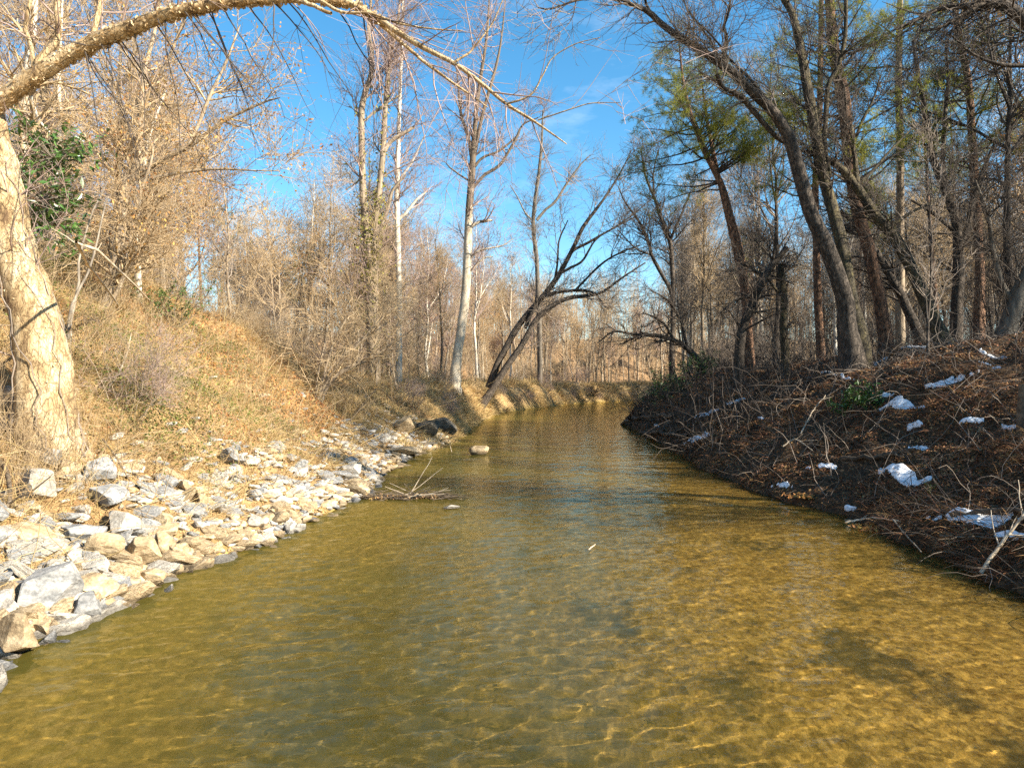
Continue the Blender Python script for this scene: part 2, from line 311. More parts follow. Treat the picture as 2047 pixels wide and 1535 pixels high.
def ground_material():
    m = bpy.data.materials.new('ground'); m.use_nodes = True; nt = m.node_tree; n = nt.nodes; L = nt.links.new
    p = n['Principled BSDF']; p.inputs['Roughness'].default_value = .9; p.inputs['Specular IOR Level'].default_value = .15
    tc = n.new('ShaderNodeTexCoord')
    def noise(sc, st=(1, 1, 1), det=8, ro=.65):
        mp = n.new('ShaderNodeMapping'); mp.inputs['Scale'].default_value = st; L(tc.outputs['Object'], mp.inputs[0])
        z = n.new('ShaderNodeTexNoise'); z.inputs['Scale'].default_value = sc; z.inputs['Detail'].default_value = det; z.inputs['Roughness'].default_value = ro
        L(mp.outputs[0], z.inputs[0]); return z.outputs[0]
    def ramp(v, stops):
        r = n.new('ShaderNodeValToRGB'); el = r.color_ramp.elements
        while len(el) < len(stops): el.new(.5)
        for e, (q, c) in zip(el, stops): e.position = q; e.color = (*c, 1)
        L(v, r.inputs[0]); return r.outputs[0]
    def mix(f, a, b):
        x = n.new('ShaderNodeMixRGB'); L(f, x.inputs[0]); L(a, x.inputs[1]); L(b, x.inputs[2]); return x.outputs[0]
    n1 = noise(1.6); n2 = noise(9, det=10); n3 = noise(.45)
    # bed: golden sand, silt and dark drifts of leaves and algae
    sand = ramp(noise(14, (1, .6, 1)), [(.3, (.13, .083, .026)), (.5, (.265, .185, .058)), (.7, (.43, .31, .11))])
    silt = ramp(n2, [(.3, (.03, .03, .018)), (.7, (.08, .07, .035))])
    vo = n.new('ShaderNodeTexVoronoi'); vo.inputs['Scale'].default_value = 26; L(tc.outputs['Object'], vo.inputs['Vector'])
    pb = n.new('ShaderNodeHueSaturation'); L(sand, pb.inputs['Color']); pv = n.new('ShaderNodeMapRange'); pv.inputs['To Min'].default_value = .62; pv.inputs['To Max'].default_value = 1.4
    sc_ = n.new('ShaderNodeSeparateColor'); L(vo.outputs['Color'], sc_.inputs[0]); L(sc_.outputs[0], pv.inputs[0]); L(pv.outputs[0], pb.inputs['Value']); sand = pb.outputs[0]
    bed = mix(ramp(noise(1.1, (1, .7, 1), 6), [(.555, (0, 0, 0)), (.63, (.85, .85, .85))]), sand, silt)
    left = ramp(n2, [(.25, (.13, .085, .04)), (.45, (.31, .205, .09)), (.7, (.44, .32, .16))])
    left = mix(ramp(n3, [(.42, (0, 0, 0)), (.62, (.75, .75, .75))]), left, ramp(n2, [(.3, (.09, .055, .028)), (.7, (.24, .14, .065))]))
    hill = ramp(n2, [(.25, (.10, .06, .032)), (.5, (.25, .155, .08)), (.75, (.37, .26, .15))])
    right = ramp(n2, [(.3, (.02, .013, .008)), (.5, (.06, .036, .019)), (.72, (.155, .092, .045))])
    ge = n.new('ShaderNodeNewGeometry'); sz = n.new('ShaderNodeSeparateXYZ'); L(ge.outputs['Position'], sz.inputs[0])
    dp = n.new('ShaderNodeMapRange'); dp.inputs['From Min'].default_value = -.3; dp.inputs['From Max'].default_value = -.62; dp.inputs['To Max'].default_value = .9; L(sz.outputs[2], dp.inputs[0])
    bed = mix(dp.outputs[0], bed, silt)                                # dark silt by depth; its colour also carries tree shade upstream
    at = n.new('ShaderNodeAttribute'); at.attribute_name = 'zone'; sp = n.new('ShaderNodeSeparateColor'); L(at.outputs['Color'], sp.inputs[0])
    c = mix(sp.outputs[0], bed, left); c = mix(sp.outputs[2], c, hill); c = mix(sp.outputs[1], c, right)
    L(c, p.inputs['Base Color'])
    b = n.new('ShaderNodeBump'); b.inputs['Strength'].default_value = .8; b.inputs['Distance'].default_value = .05; L(n2, b.inputs['Height']); L(b.outputs[0], p.inputs['Normal'])
    return m
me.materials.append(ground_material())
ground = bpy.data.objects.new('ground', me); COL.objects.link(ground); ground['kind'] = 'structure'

# ------------------------------------------------------------------ water: a closed body filling the channel
def ripple(x, y):
    """height of the small running waves, in metres"""
    u = x * .96 + y * .28; v = -x * .28 + y * .96
    swell = fbm(u * 1.3 + 3, v * 2.0, 2) * .014
    chop = fbm(u * 4.2, v * 6.6 + 11, 2) * .0105
    fine = (vnoise(u * 9 + v * 3, v * 9 - u * 3 + 5) * .0044 + vnoise(u * 15 - v * 5, v * 16 + u * 5 + 5) * .0030)
    return swell + chop * (1.1 + 1.2 * vnoise(x * .35, y * .3)) + fine
def water_body():
    ys = np.concatenate([np.arange(-30, 2.4, .8), np.geomspace(2.4, 30, 560), np.geomspace(30, 140, 130)[1:]]); W = 300
    t = np.linspace(0, 1, W)
    a = eL(ys) - 1.2; b = eR(ys) + 1.0
    X = a[:, None] * (1 - t) + b[:, None] * t; Y = np.repeat(ys[:, None], W, 1)
    N = len(ys); Zt = ripple(X, Y) * np.clip((60 - Y) / 40, 0, 1) * np.clip((Y - 1) / 1.5, 0, 1)
    top = np.stack([X, Y, Zt], -1).reshape(-1, 3); i = (np.arange(N - 1)[:, None] * W + np.arange(W - 1)[None, :]).ravel()
    q = np.stack([i, i + 1, i + W + 1, i + W], 1)
    return make_mesh('creek_water', top, q)
def water_material():
    m = bpy.data.materials.new('creek_water'); m.use_nodes = True; nt = m.node_tree; n = nt.nodes; n.clear(); L = nt.links.new
    out = n.new('ShaderNodeOutputMaterial')
    rf = n.new('ShaderNodeBsdfGlass'); rf.inputs['IOR'].default_value = 1.33; rf.inputs['Roughness'].default_value = 0; rf.inputs['Color'].default_value = (.98, .92, .72, 1)
    df = n.new('ShaderNodeBsdfDiffuse'); df.inputs[0].default_value = (.115, .098, .02, 1)      # suspended silt
    # silt hangs thicker over the deep left side of the channel
    tc = n.new('ShaderNodeTexCoord'); z = n.new('ShaderNodeTexNoise'); z.inputs['Scale'].default_value = .35; z.inputs['Detail'].default_value = 3; L(tc.outputs['Object'], z.inputs[0])
    sx = n.new('ShaderNodeSeparateXYZ'); L(tc.outputs['Object'], sx.inputs[0])
    mr = n.new('ShaderNodeMapRange'); mr.inputs['From Min'].default_value = -4; mr.inputs['From Max'].default_value = 3.5; mr.inputs['To Min'].default_value = .46; mr.inputs['To Max'].default_value = .03; L(sx.outputs[0], mr.inputs[0])
    ma = n.new('ShaderNodeMath'); ma.operation = 'MULTIPLY_ADD'; ma.inputs[1].default_value = .3; L(z.outputs[0], ma.inputs[0]); L(mr.outputs[0], ma.inputs[2])
    sb = n.new('ShaderNodeMath'); sb.operation = 'SUBTRACT'; sb.use_clamp = True; sb.inputs[1].default_value = .15; L(ma.outputs[0], sb.inputs[0])
    mp = n.new('ShaderNodeMapping'); mp.inputs['Scale'].default_value = (1, 1.5, 1); mp.inputs['Rotation'].default_value = (0, 0, .3); L(tc.outputs['Object'], mp.inputs[0])
    zf = n.new('ShaderNodeTexNoise'); zf.inputs['Scale'].default_value = 8; zf.inputs['Detail'].default_value = 3; L(mp.outputs[0], zf.inputs[0])
    bm_ = n.new('ShaderNodeBump'); bm_.inputs['Strength'].default_value = .35; bm_.inputs['Distance'].default_value = .012; L(zf.outputs[0], bm_.inputs['Height']); L(bm_.outputs[0], rf.inputs['Normal'])
    ms = n.new('ShaderNodeMixShader'); L(sb.outputs[0], ms.inputs[0]); L(rf.outputs[0], ms.inputs[1]); L(df.outputs[0], ms.inputs[2])
    L(ms.outputs[0], out.inputs[0])
    return m
wm = water_body(); wm.materials.append(water_material())
water = bpy.data.objects.new('creek_water', wm); COL.objects.link(water); water['kind'] = 'structure'
water.cycles.is_caustics_caster = True; ground.cycles.is_caustics_receiver = True; sl.cycles.is_caustics_light = True

# ------------------------------------------------------------------ tree growing
def grow(P0, D0, Ln, R0, K=4, wander=.2, up=.0, tip=.3, r=None):
    r = r or rng
    N = len(P0); P = np.empty((N, K + 1, 3)); P[:, 0] = P0; d = D0 / (np.linalg.norm(D0, axis=1, keepdims=True) + 1e-9)
    st = (Ln / K)[:, None]; up = np.broadcast_to(np.asarray(up, float), (N,))
    for k in range(K):
        d = d + r.normal(size=(N, 3)) * wander; d[:, 2] += up; d /= np.linalg.norm(d, axis=1, keepdims=True) + 1e-9
        P[:, k + 1] = P[:, k] + d * st
    return P, R0[:, None] * np.linspace(1, tip, K + 1)[None, :]
def sprout(P, Rr, n, tr=(.3, 1), ang=(35, 65), r=None, weight=None):
    """n child starts on branches P: position, direction, radius there, length of the parent, t"""
    r = r or rng
    N, K = P.shape[:2]; ln = np.linalg.norm(np.diff(P, axis=1), axis=2).sum(1)
    pw = ln if weight is None else weight
    i = r.choice(N, n, p=pw / pw.sum()); t = r.uniform(*tr, n); f = t * (K - 1); k = np.minimum(f.astype(int), K - 2); g = (f - k)[:, None]
    p = P[i, k] * (1 - g) + P[i, k + 1] * g; T = P[i, k + 1] - P[i, k]; T /= np.linalg.norm(T, axis=1, keepdims=True) + 1e-9
    rad = Rr[i, k] * (1 - g[:, 0]) + Rr[i, k + 1] * g[:, 0]
    a = r.normal(size=(n, 3)); a -= (a * T).sum(1, keepdims=True) * T; a /= np.linalg.norm(a, axis=1, keepdims=True) + 1e-9
    th = np.radians(r.uniform(*ang, n))[:, None]
    return p, T * np.cos(th) + a * np.sin(th), rad, ln[i], t
def crown(mb, P, Rr, n, ln, tr=(.35, .98), up=(.05, .06, .04), wander=.17, ang=((35, 60), (30, 60), (25, 60)), rmin=.005, r=None, shrink=.6, maxr=.05):
    """three orders of branching from the stems P; n = counts, ln = lengths; returns the two finest levels"""
    p, d, rad, pl, t = sprout(P, Rr, n[0], tr, ang[0], r)
    l1 = ln[0] * (1 - shrink * t) * (r or rng).uniform(.6, 1.3, n[0])
    P1, R1 = grow(p, d, l1, np.minimum(rad * .55, maxr), 6, wander, up[0], .25, r); mb.tubes(P1, R1, 4)
    p, d, rad, pl, t = sprout(P1, R1, n[1], (.2, 1), ang[1], r)
    P2, R2 = grow(p, d, ln[1] * (r or rng).uniform(.5, 1.4, n[1]), np.maximum(rad * .6, rmin * 1.5), 4, wander, up[1], .35, r); mb.tubes(P2, R2, 3)
    p, d, rad, pl, t = sprout(P2, R2, n[2], (.15, 1), ang[2], r)
    P3, R3 = grow(p, d, ln[2] * (r or rng).uniform(.4, 1.5, n[2]), np.full(n[2], rmin) * (r or rng).uniform(.7, 1.3, n[2]), 2, wander, up[2], .5, r); mb.tubes(P3, R3, 3)
    return P1, P2, P3
def smooth_line(pts, K):
    """Catmull-Rom through pts (m,3 or more columns), K samples"""
    pts = np.asarray(pts, float); m = len(pts)
    if m == 2: return pts[0] + (pts[1] - pts[0]) * np.linspace(0, 1, K)[:, None]
    ext = np.concatenate([2 * pts[:1] - pts[1:2], pts, 2 * pts[-1:] - pts[-2:-1]])
    s = np.linspace(0, m - 1 - 1e-6, K); k = s.astype(int); t = (s - k)[:, None]
    a, b, c, d = ext[k], ext[k + 1], ext[k + 2], ext[k + 3]
    return .5 * (2 * b + (c - a) * t + (2 * a - 5 * b + 4 * c - d) * t ** 2 + (3 * b - a - 3 * c + d) * t ** 3)
def stem_line(pts, Y, dY=0.0, K=28, wob=.25, root=True):
    """pts: (px, py, width px) as read in the photograph for a stem standing at distance Y; widths become metres"""
    m = len(pts); q = []
    for i, (px, py, wpx) in enumerate(pts):
        yy = Y + dY * i / max(1, m - 1); q.append([*world(px, py, yy), wpx / 2 / F * yy])
    q = np.array(q)
    if root:
        g = terrain(q[0, 0], q[0, 1])
        if q[0, 2] > g + .15: q = np.concatenate([[[q[0, 0] - .25 * (q[1, 0] - q[0, 0]) * min(1, (q[0, 2] - g) / max(.3, q[1, 2] - q[0, 2])), q[0, 1], g - .05, q[0, 3] * 1.08]], q])
        b = q[0].copy(); b[2] = min(b[2], g) - .35; b[3] *= 1.05
        q = np.concatenate([[b], q])
    s = smooth_line(q, K)
    ln = np.linalg.norm(np.diff(s[:, :3], axis=0), axis=1).sum()
    wv = np.stack([np.convolve(rng.normal(size=K + 4), np.ones(5) / 5, 'valid') for _ in range(3)], 1) * wob * s[:, 3:4]
    wv[0] = 0
    s[:, :3] += wv
    return s[None, :, :3], np.maximum(s[None, :, 3], .004)
def bark_noise(K, sides, amp=.07, r=None):
    r = r or rng
    v = r.normal(size=(1, K, sides)); v = (v + np.roll(v, 1, 1) + np.roll(v, -1, 1)) / 3
    lobes = r.normal(size=(1, 1, sides)) * .5
    return 1 + amp * (v + lobes)

# ------------------------------------------------------------------ the trees traced one by one
def hero(name, label, Y, stems, bark, twig, n=(26, 200, 1100), ln=(2.6, 1.1, .6), tr=(.35, .98), up=(.05, .05, .03), dY=0., rmin=.006, sides=9, K=28, leaves=None, group=None, cat='tree', wander=.17, ang=((35, 60), (30, 60), (25, 60)), seed=None, weight=None, limb_root=False, shrink=.6, maxr=.05, flare=.3, wf=1.0):
    lines = []
    for i, st in enumerate(stems):
        pts = st[0] if isinstance(st, tuple) and isinstance(st[0], list) else st
        yy, dd = (st[1], st[2]) if isinstance(st, tuple) and isinstance(st[0], list) else (Y, dY)
        lines.append(stem_line([(a, b, c * wf) for a, b, c in pts], yy, dd, K, root=(i == 0 or limb_root)))
    b0 = lines[0][0][0, 0].copy(); b0[2] += .35
    root = empty(name, b0, label, cat, group)
    for i, (P, Rr) in enumerate(lines):
        mb = MB(); sd = sides if i == 0 or limb_root else max(6, sides - 2)
        if i == 0 or limb_root:
            fl = np.linspace(0, 1, K); Rr = Rr * (1 + flare * np.exp(-fl * K / 2.2))[None, :]
        mb.tubes(P, Rr, sd, bark_noise(K, sd))
        mb.build('trunk' if i == 0 or limb_root else 'limb', bark, root, origin=b0)
    P = np.concatenate([l[0] for l in lines]); Rr = np.concatenate([l[1] for l in lines])
    mb = MB(); P1, P2, P3 = crown(mb, P, Rr, n, ln, tr, up, wander, ang, rmin, None, shrink, maxr)
    mb.build('crown', twig, root, origin=b0)
    if leaves:
        mt, cnt, sz, nm = leaves; mb = MB(); tips = P3[:, -1]
        C = tips[rng.integers(0, len(tips), cnt)] + rng.normal(size=(cnt, 3)) * .06
        mb.leaves(C, sz * rng.uniform(.6, 1.3, cnt), flat=1.5); mb.build(nm, mt, root, origin=b0)
    return root, lines, (P1, P2, P3), b0

# A: the river birch at the left edge with its long limb arching over the creek
A_root, A_lines, A_cr, A_b0 = hero('river_birch', 'large leaning river birch with peeling cream bark and a limb arching over the creek', 9.6,
    [[(103, 905, 124), (93, 840, 104), (84, 765, 97), (74, 670, 86), (53, 580, 78), (38, 520, 72), (20, 430, 66), (2, 340, 58), (-20, 250, 52), (-44, 130, 46), (-60, 0, 50), (-80, -150, 40)],
     ([(-60, 290, 42), (-22, 225, 37), (22, 188, 34), (64, 159, 32), (130, 114, 31), (190, 83, 30), (250, 60, 28), (335, 30, 25), (425, 10, 22), (520, 0, 19), (620, -4, 17), (695, 5, 14), (742, 30, 12), (792, 62, 11), (850, 97, 10), (905, 125, 8.5), (960, 165, 7.5), (1012, 208, 6.5), (1060, 237, 5), (1105, 268, 3.5), (1133, 288, 2)], 9.6, -1.2),
     ([(590, -2, 9), (622, 10, 8), (662, 27, 7)], 8.9, 0.),
     ([(700, 6, 9), (735, 25, 8), (772, 58, 7.5), (815, 96, 6.5), (850, 125, 6), (898, 160, 5), (942, 190, 3.5), (975, 215, 2)], 8.8, .4),
     ([(640, 0, 7), (682, 24, 6.5), (740, 27, 5.5), (800, 48, 4), (870, 58, 3), (925, 62, 2)], 8.8, -.3),
     ([(905, 126, 5), (935, 108, 4.5), (952, 90, 4), (985, 45, 3), (1005, 0, 2)], 8.6, 0.),
     ([(1012, 208, 4), (1060, 190, 3.5), (1085, 150, 3), (1105, 115, 2.5), (1150, 88, 2), (1200, 75, 1)], 8.5, -.4),
     ([(1075, 240, 3), (1120, 225, 2.5), (1180, 207, 2), (1240, 205, 1)], 8.4, -.3),
     ([(75, 150, 14), (82, 118, 13), (112, 82, 12), (116, 45, 11), (114, 0, 10), (120, -60, 8)], 9.5, .2),
     ([(70, 150, 9), (62, 95, 8), (52, 55, 8), (60, 0, 7), (66, -50, 6)], 9.5, .3),
     ([(183, 85, 10), (190, 55, 9.5), (200, 10, 9), (206, -40, 8)], 9.5, .2)],
    M['birch'], M['twig_red'], n=(70, 260, 700), ln=(1.5, .7, .4), tr=(.25, .98), up=(-.03, -.05, -.03), rmin=.0032, sides=16, K=44, wander=.12, shrink=.2, maxr=.012, flare=.0)
# long hanging shoots under the limb
mb = MB(); lp, lr = A_lines[1]
pp, dd, rr_, _, _ = sprout(lp, lr, 26, (.22, .62), (60, 100)); dd[:, 2] = -np.abs(dd[:, 2]) - .35; dd[:, 0] += .35
P1, R1 = grow(pp, dd, rng.uniform(.9, 2.6, 26), np.full(26, .011), 9, .11, -.05, .25); mb.tubes(P1, R1, 5)
pp, dd, rr_, _, _ = sprout(P1, R1, 150, (.2, 1), (20, 50)); P2, R2 = grow(pp, dd, rng.uniform(.25, .9, 150), np.full(150, .004), 4, .12, -.04, .4); mb.tubes(P2, R2, 3)
mb.build('hanging_shoots', M['twig_dark'], A_root, origin=A_b0)
# curls of papery bark along the limb and flakes on the trunk
def bark_curls(lines, n, tr, size, down, parent, b0, nm):
    P, Rr = lines; p, d, rad, _, t = sprout(P, Rr, n, tr, (88, 92))
    if down:
        d[:, 2] -= .55; d /= np.linalg.norm(d, axis=1, keepdims=True)
    K = P.shape[1]; k = np.minimum((t * (K - 1)).astype(int), K - 2); T = P[0, k + 1] - P[0, k]; T /= np.linalg.norm(T, axis=1, keepdims=True)
    sz = size * rng.uniform(.5, 1.5, n)[:, None]; c = p + d * (rad * .95)[:, None]
    side = T + .5 * rng.normal(size=(n, 3)); tan = np.cross(d, T)
    V = np.stack([c - side * sz * .6, c + side * sz * .6, c + side * sz * .5 + d * sz * .7 + tan * sz * .4, c - side * sz * .5 + d * sz * .6 + tan * sz * .3,
                  c + side * sz * .25 + d * sz * 1.0 + tan * sz * 1.0, c - side * sz * .35 + d * sz * .9 + tan * sz * .9], 1)
    i = np.arange(n)[:, None] * 6; m_ = MB(); m_.add(V, Q=np.concatenate([i + np.array([[0, 1, 2, 3]]), i + np.array([[3, 2, 4, 5]])]))
    o = m_.build(nm, M['flake'], parent, origin=b0); o['kind'] = 'stuff'
bark_curls(A_lines[1], 1500, (.03, .62), .026, True, A_root, A_b0, 'bark_curls')
bark_curls(A_lines[0], 200, (.05, .8), .016, False, A_root, A_b0, 'bark_flakes')

# woody vines climbing the birch
mb = MB(); P_, R_ = A_lines[0]; K_ = P_.shape[1]
for q in range(5):
    k0, k1 = int(rng.integers(2, 6)), int(rng.integers(20, 34)); ks = np.arange(k0, k1); a0 = rng.uniform(-1.2, 1.9); aa = a0 + np.cumsum(rng.normal(size=len(ks)) * .16)
    c_ = P_[0, ks]; r_ = R_[0, ks] * 1.03 + .012; v_ = np.stack([c_[:, 0] + np.sin(aa) * r_, c_[:, 1] - np.cos(aa) * r_, c_[:, 2]], 1); mb.tubes(v_[None], np.linspace(.011, .005, len(ks))[None] * rng.uniform(.7, 1.3), 5)
    pp, dd, _, _, _ = sprout(v_[None], np.full((1, len(ks)), .01), 14, (.1, 1), (30, 80)); dd[:, 1] -= .5; P1, R1 = grow(pp, dd, rng.uniform(.2, .7, 14), np.full(14, .0035), 4, .2, -.12, .4); mb.tubes(P1, R1, 3)
o = mb.build('vines', M['twig_grey'], A_root, origin=A_b0); o['kind'] = 'stuff'

# B: the twin stemmed ivy tree
B_root, B_lines, B_cr, B_b0 = hero('ivy_clad_tree', 'tall twin stemmed tree with yellow ivy round its lower trunk', 34,
    [[(744, 640, 34), (742, 560, 30), (736, 480, 26), (728, 400, 20), (723, 250, 17), (727, 195, 16), (745, 130, 13), (737, 60, 10), (741, 10, 7), (742, -60, 4)],
     [(746, 560, 26), (753, 440, 20), (758, 380, 18), (766, 300, 17), (770, 220, 15), (775, 150, 13), (783, 100, 10), (797, 30, 7), (800, -30, 4)],
     [(764, 305, 13), (780, 285, 12), (800, 270, 11), (828, 253, 8)],
     [(752, 470, 9), (775, 420, 9), (785, 380, 8), (812, 350, 4)], [(728, 350, 6), (712, 365, 5), (690, 380, 3)],
     [(724, 245, 7), (760, 215, 6), (800, 190, 4)]],
    M['tan'], M['twig_red'], wf=.72, n=(60, 420, 2600), ln=(2.6, 1.3, .75), tr=(.2, .98), up=(.12, .1, .05), rmin=.008, sides=9, K=30)
mb = MB(); pp, dd, rr_, _, _ = sprout(np.concatenate([l[0] for l in B_lines[:2]]), np.concatenate([l[1] for l in B_lines[:2]]), 4200, (.02, .6), (80, 100))
keep = rng.random(4200) < np.exp(-((pp[:, 2] - 8.5) / 2.6) ** 2) + .12
pp, dd, rr_ = pp[keep], dd[keep], rr_[keep]
mb.leaves(pp + dd * (rr_ + np.abs(rng.normal(size=len(pp))) * .38)[:, None], .085 * rng.uniform(.6, 1.3, len(pp)), up=dd, flat=.7)
o = mb.build('ivy', M['ivy'], B_root, origin=B_b0)

# C, D: pale sycamores
hero('pale_sycamore', 'slim straight pale tree beside the ivy clad tree', 38,
    [[(797, 727, 16), (798, 640, 15), (797, 560, 14), (795, 430, 13), (796, 330, 11), (798, 220, 9), (803, 100, 7), (806, -20, 4)],
     [(796, 440, 7), (812, 425, 7), (832, 400, 6), (852, 384, 3)], [(796, 360, 5), (820, 330, 4), (850, 270, 3)]],
    M['pale'], M['twig_red'], wf=0.85, n=(44, 330, 1900), ln=(2.6, 1.2, .7), tr=(.35, .98), up=(.12, .1, .05), rmin=.008)
hero('forked_sycamore', 'tallest sycamore with white lower trunk and forked dark upper trunk on the far bank', 42,
    [[(909, 762, 32), (914, 715, 27), (922, 660, 25), (930, 580, 24), (934, 500, 23), (938, 430, 21), (944, 360, 19), (947, 310, 16), (952, 230, 12), (960, 160, 10), (972, 80, 7), (978, 0, 4)],
     [(945, 320, 11), (935, 270, 9), (922, 230, 8), (918, 190, 6), (912, 130, 3)],
     [(948, 310, 11), (962, 240, 10), (975, 190, 9), (992, 130, 7), (1003, 70, 5), (1010, 0, 3)],
     [(942, 380, 10), (968, 350, 9), (1000, 328, 8), (1028, 285, 7), (1045, 250, 5), (1075, 235, 3)],
     [(939, 455, 9), (955, 445, 9), (972, 441, 8), (985, 441, 5)], [(944, 365, 6), (920, 350, 5), (900, 335, 4), (888, 322, 2)],
     [(936, 520, 5), (960, 500, 5), (1000, 492, 3.5), (1030, 475, 2)], [(938, 545, 4), (965, 517, 4), (985, 513, 3)],
     [(947, 335, 8), (965, 315, 7), (1000, 300, 6), (1035, 270, 4)]],
    M['sycamore'], M['twig_red'], wf=0.74, n=(62, 420, 2600), ln=(2.4, 1.2, .7), tr=(.4, .98), up=(.1, .08, .05), rmin=.008, sides=11, K=32)
# E: the leaning dark clump
hero('leaning_dark_tree', 'dark multi stemmed tree leaning far out over the creek from the left bank', 46,
    [[(955, 815, 30), (975, 790, 22), (996, 758, 19), (1022, 720, 18), (1050, 680, 17), (1068, 645, 15), (1096, 617, 14), (1135, 596, 12), (1180, 590, 10), (1207, 582, 8), (1242, 556, 6), (1290, 525, 4)],
     ([(977, 775, 24), (990, 735, 20), (1008, 700, 19), (1035, 652, 18), (1077, 602, 17), (1108, 562, 16), (1143, 502, 13), (1168, 450, 11), (1205, 400, 8), (1240, 345, 5), (1262, 300, 3)], 46.5, 0),
     ([(1085, 594, 9), (1112, 585, 9), (1150, 580, 9), (1185, 585, 8), (1200, 600, 5), (1210, 615, 3)], 46.2, 0),
     ([(1115, 550, 9), (1140, 535, 8), (1165, 520, 7), (1190, 480, 5), (1230, 455, 4), (1275, 430, 3)], 46.5, 0),
     ([(1143, 502, 9), (1175, 485, 8), (1210, 465, 6), (1250, 440, 4), (1300, 400, 2)], 46.6, 0),
     ([(1110, 555, 7), (1115, 520, 6), (1118, 480, 5), (1135, 440, 3)], 46.5, 0),
     ([(1150, 580, 7), (1200, 530, 6), (1240, 505, 5), (1280, 490, 3)], 46, 0),
     ([(1050, 655, 12), (1065, 620, 10), (1075, 590, 8)], 46.3, 0)],
    M['dark'], M['twig_grey'], wf=0.7, maxr=.03, n=(80, 520, 2600), ln=(2.8, 1.5, .8), tr=(.35, .98), up=(.06, .04, .03), rmin=.009, sides=9, K=30, shrink=.4)
hero('bare_tree', 'slender grey tree with a high fork standing behind the leaning dark tree', 74,
    [[(1079, 740, 13), (1078, 650, 12), (1075, 580, 11), (1073, 520, 11), (1066, 450, 10), (1070, 400, 9), (1078, 340, 8), (1083, 280, 6), (1085, 220, 3)],
     [(1073, 440, 8), (1090, 420, 7), (1110, 402, 7), (1135, 365, 6), (1160, 330, 4), (1180, 310, 2)], [(1069, 445, 5), (1050, 425, 4), (1035, 395, 3), (1020, 370, 2)]],
    M['grey'], M['twig_grey'], wf=0.8, n=(44, 330, 1700), ln=(2.8, 1.4, .8), tr=(.45, .98), up=(.14, .1, .05), rmin=.009)
# G: right of the bend
hero('forked_bare_tree', 'dark forked bare tree by the creek bend on the right', 44,
    [[(1345, 770, 16), (1344, 700, 13), (1345, 620, 12), (1343, 540, 11), (1339, 490, 11), (1331, 461, 9), (1318, 425, 8), (1308, 395, 7), (1290, 350, 5), (1282, 300, 3)],
     [(1346, 600, 10), (1338, 575, 9), (1318, 540, 9), (1302, 510, 8), (1296, 480, 7), (1275, 440, 6), (1250, 405, 4), (1235, 370, 2)],
     [(1338, 485, 7), (1350, 455, 6), (1362, 430, 5), (1378, 390, 3)], [(1308, 395, 4), (1306, 350, 4), (1315, 300, 2)], [(1302, 510, 5), (1270, 495, 4), (1235, 460, 2)]],
    M['dark'], M['twig_dark'], wf=0.85, n=(56, 420, 2200), ln=(2.6, 1.3, .8), tr=(.4, .98), up=(.1, .08, .04), rmin=.009)
hero('drooping_tree', 'low tree on the right bank arching down over the water at the bend', 36,
    [[(1420, 760, 16), (1400, 725, 13), (1375, 697, 11), (1345, 678, 9), (1310, 670, 8), (1280, 669, 7), (1250, 664, 5), (1225, 662, 4), (1195, 685, 2)],
     [(1345, 678, 6), (1330, 650, 5), (1310, 635, 4), (1285, 625, 2)], [(1280, 669, 4), (1258, 680, 3), (1235, 690, 2)], [(1375, 697, 6), (1360, 640, 5), (1335, 600, 4), (1300, 580, 2)]],
    M['dark'], M['twig_dark'], n=(44, 300, 1200), ln=(1.9, 1.0, .6), tr=(.2, .98), up=(.03, -.02, -.02), rmin=.007, shrink=.4)
# I, J, L: the big leaning trees on the right bank
hero('leaning_river_tree', 'thickest tree on the right bank leaning left with its crown over the creek', 20,
    [[(1700, 705, 66), (1690, 650, 52), (1685, 600, 46), (1661, 520, 42), (1634, 449, 39), (1611, 383, 37), (1592, 313, 35), (1572, 262, 33), (1545, 222, 29), (1513, 190, 27), (1474, 152, 25), (1436, 125, 23), (1403, 102, 21), (1364, 78, 19), (1325, 51, 17), (1296, 24, 15), (1262, 8, 10), (1240, -2, 8), (1200, -20, 5)],
     [(1580, 292, 13), (1548, 270, 14), (1500, 215, 15), (1478, 190, 14), (1447, 175, 13), (1433, 150, 11)],
     [(1432, 130, 14), (1448, 105, 12), (1452, 75, 10), (1447, 55, 9), (1456, 25, 7), (1462, -20, 6)],
     [(1436, 120, 8), (1425, 90, 7), (1405, 60, 6), (1375, 20, 5), (1360, -20, 4)],
     [(1300, 25, 9), (1292, 8, 8), (1288, -15, 7)], [(1545, 215, 9), (1505, 165, 9), (1460, 120, 7), (1430, 80, 5), (1390, 40, 4)],
     ([(1240, 2, 7), (1200, -4, 6), (1150, 2, 7), (1100, 18, 5), (1075, 15, 3)], 18.5, 0)],
    M['dark'], M['twig_grey'], wf=0.68, n=(70, 420, 2000), ln=(1.9, .9, .5), tr=(.45, .98), up=(.05, .03, .02), rmin=.0055, sides=14, K=44, dY=-1.5, maxr=.03)
hero('forking_trunk_tree', 'tall dark tree with a mossy foot and curved side fork beside the thickest leaning one', 20.8,
    [[(1722, 690, 46), (1710, 630, 36), (1702, 590, 34), (1685, 508, 31), (1662, 410, 29), (1642, 332, 27), (1627, 254, 25), (1615, 176, 24), (1600, 90, 21), (1584, 25, 18), (1560, -15, 15), (1530, -80, 10)],
     [(1660, 355, 15), (1652, 310, 14), (1649, 265, 13), (1653, 200, 13), (1657, 165, 12), (1677, 129, 12), (1688, 78, 11), (1691, 20, 10), (1688, -40, 8)]],
    M['mossy'], M['twig_dark'], wf=0.78, n=(50, 330, 1600), ln=(2.0, 1.0, .55), tr=(.45, .98), up=(.06, .04, .02), rmin=.006, sides=12, K=38, maxr=.03)
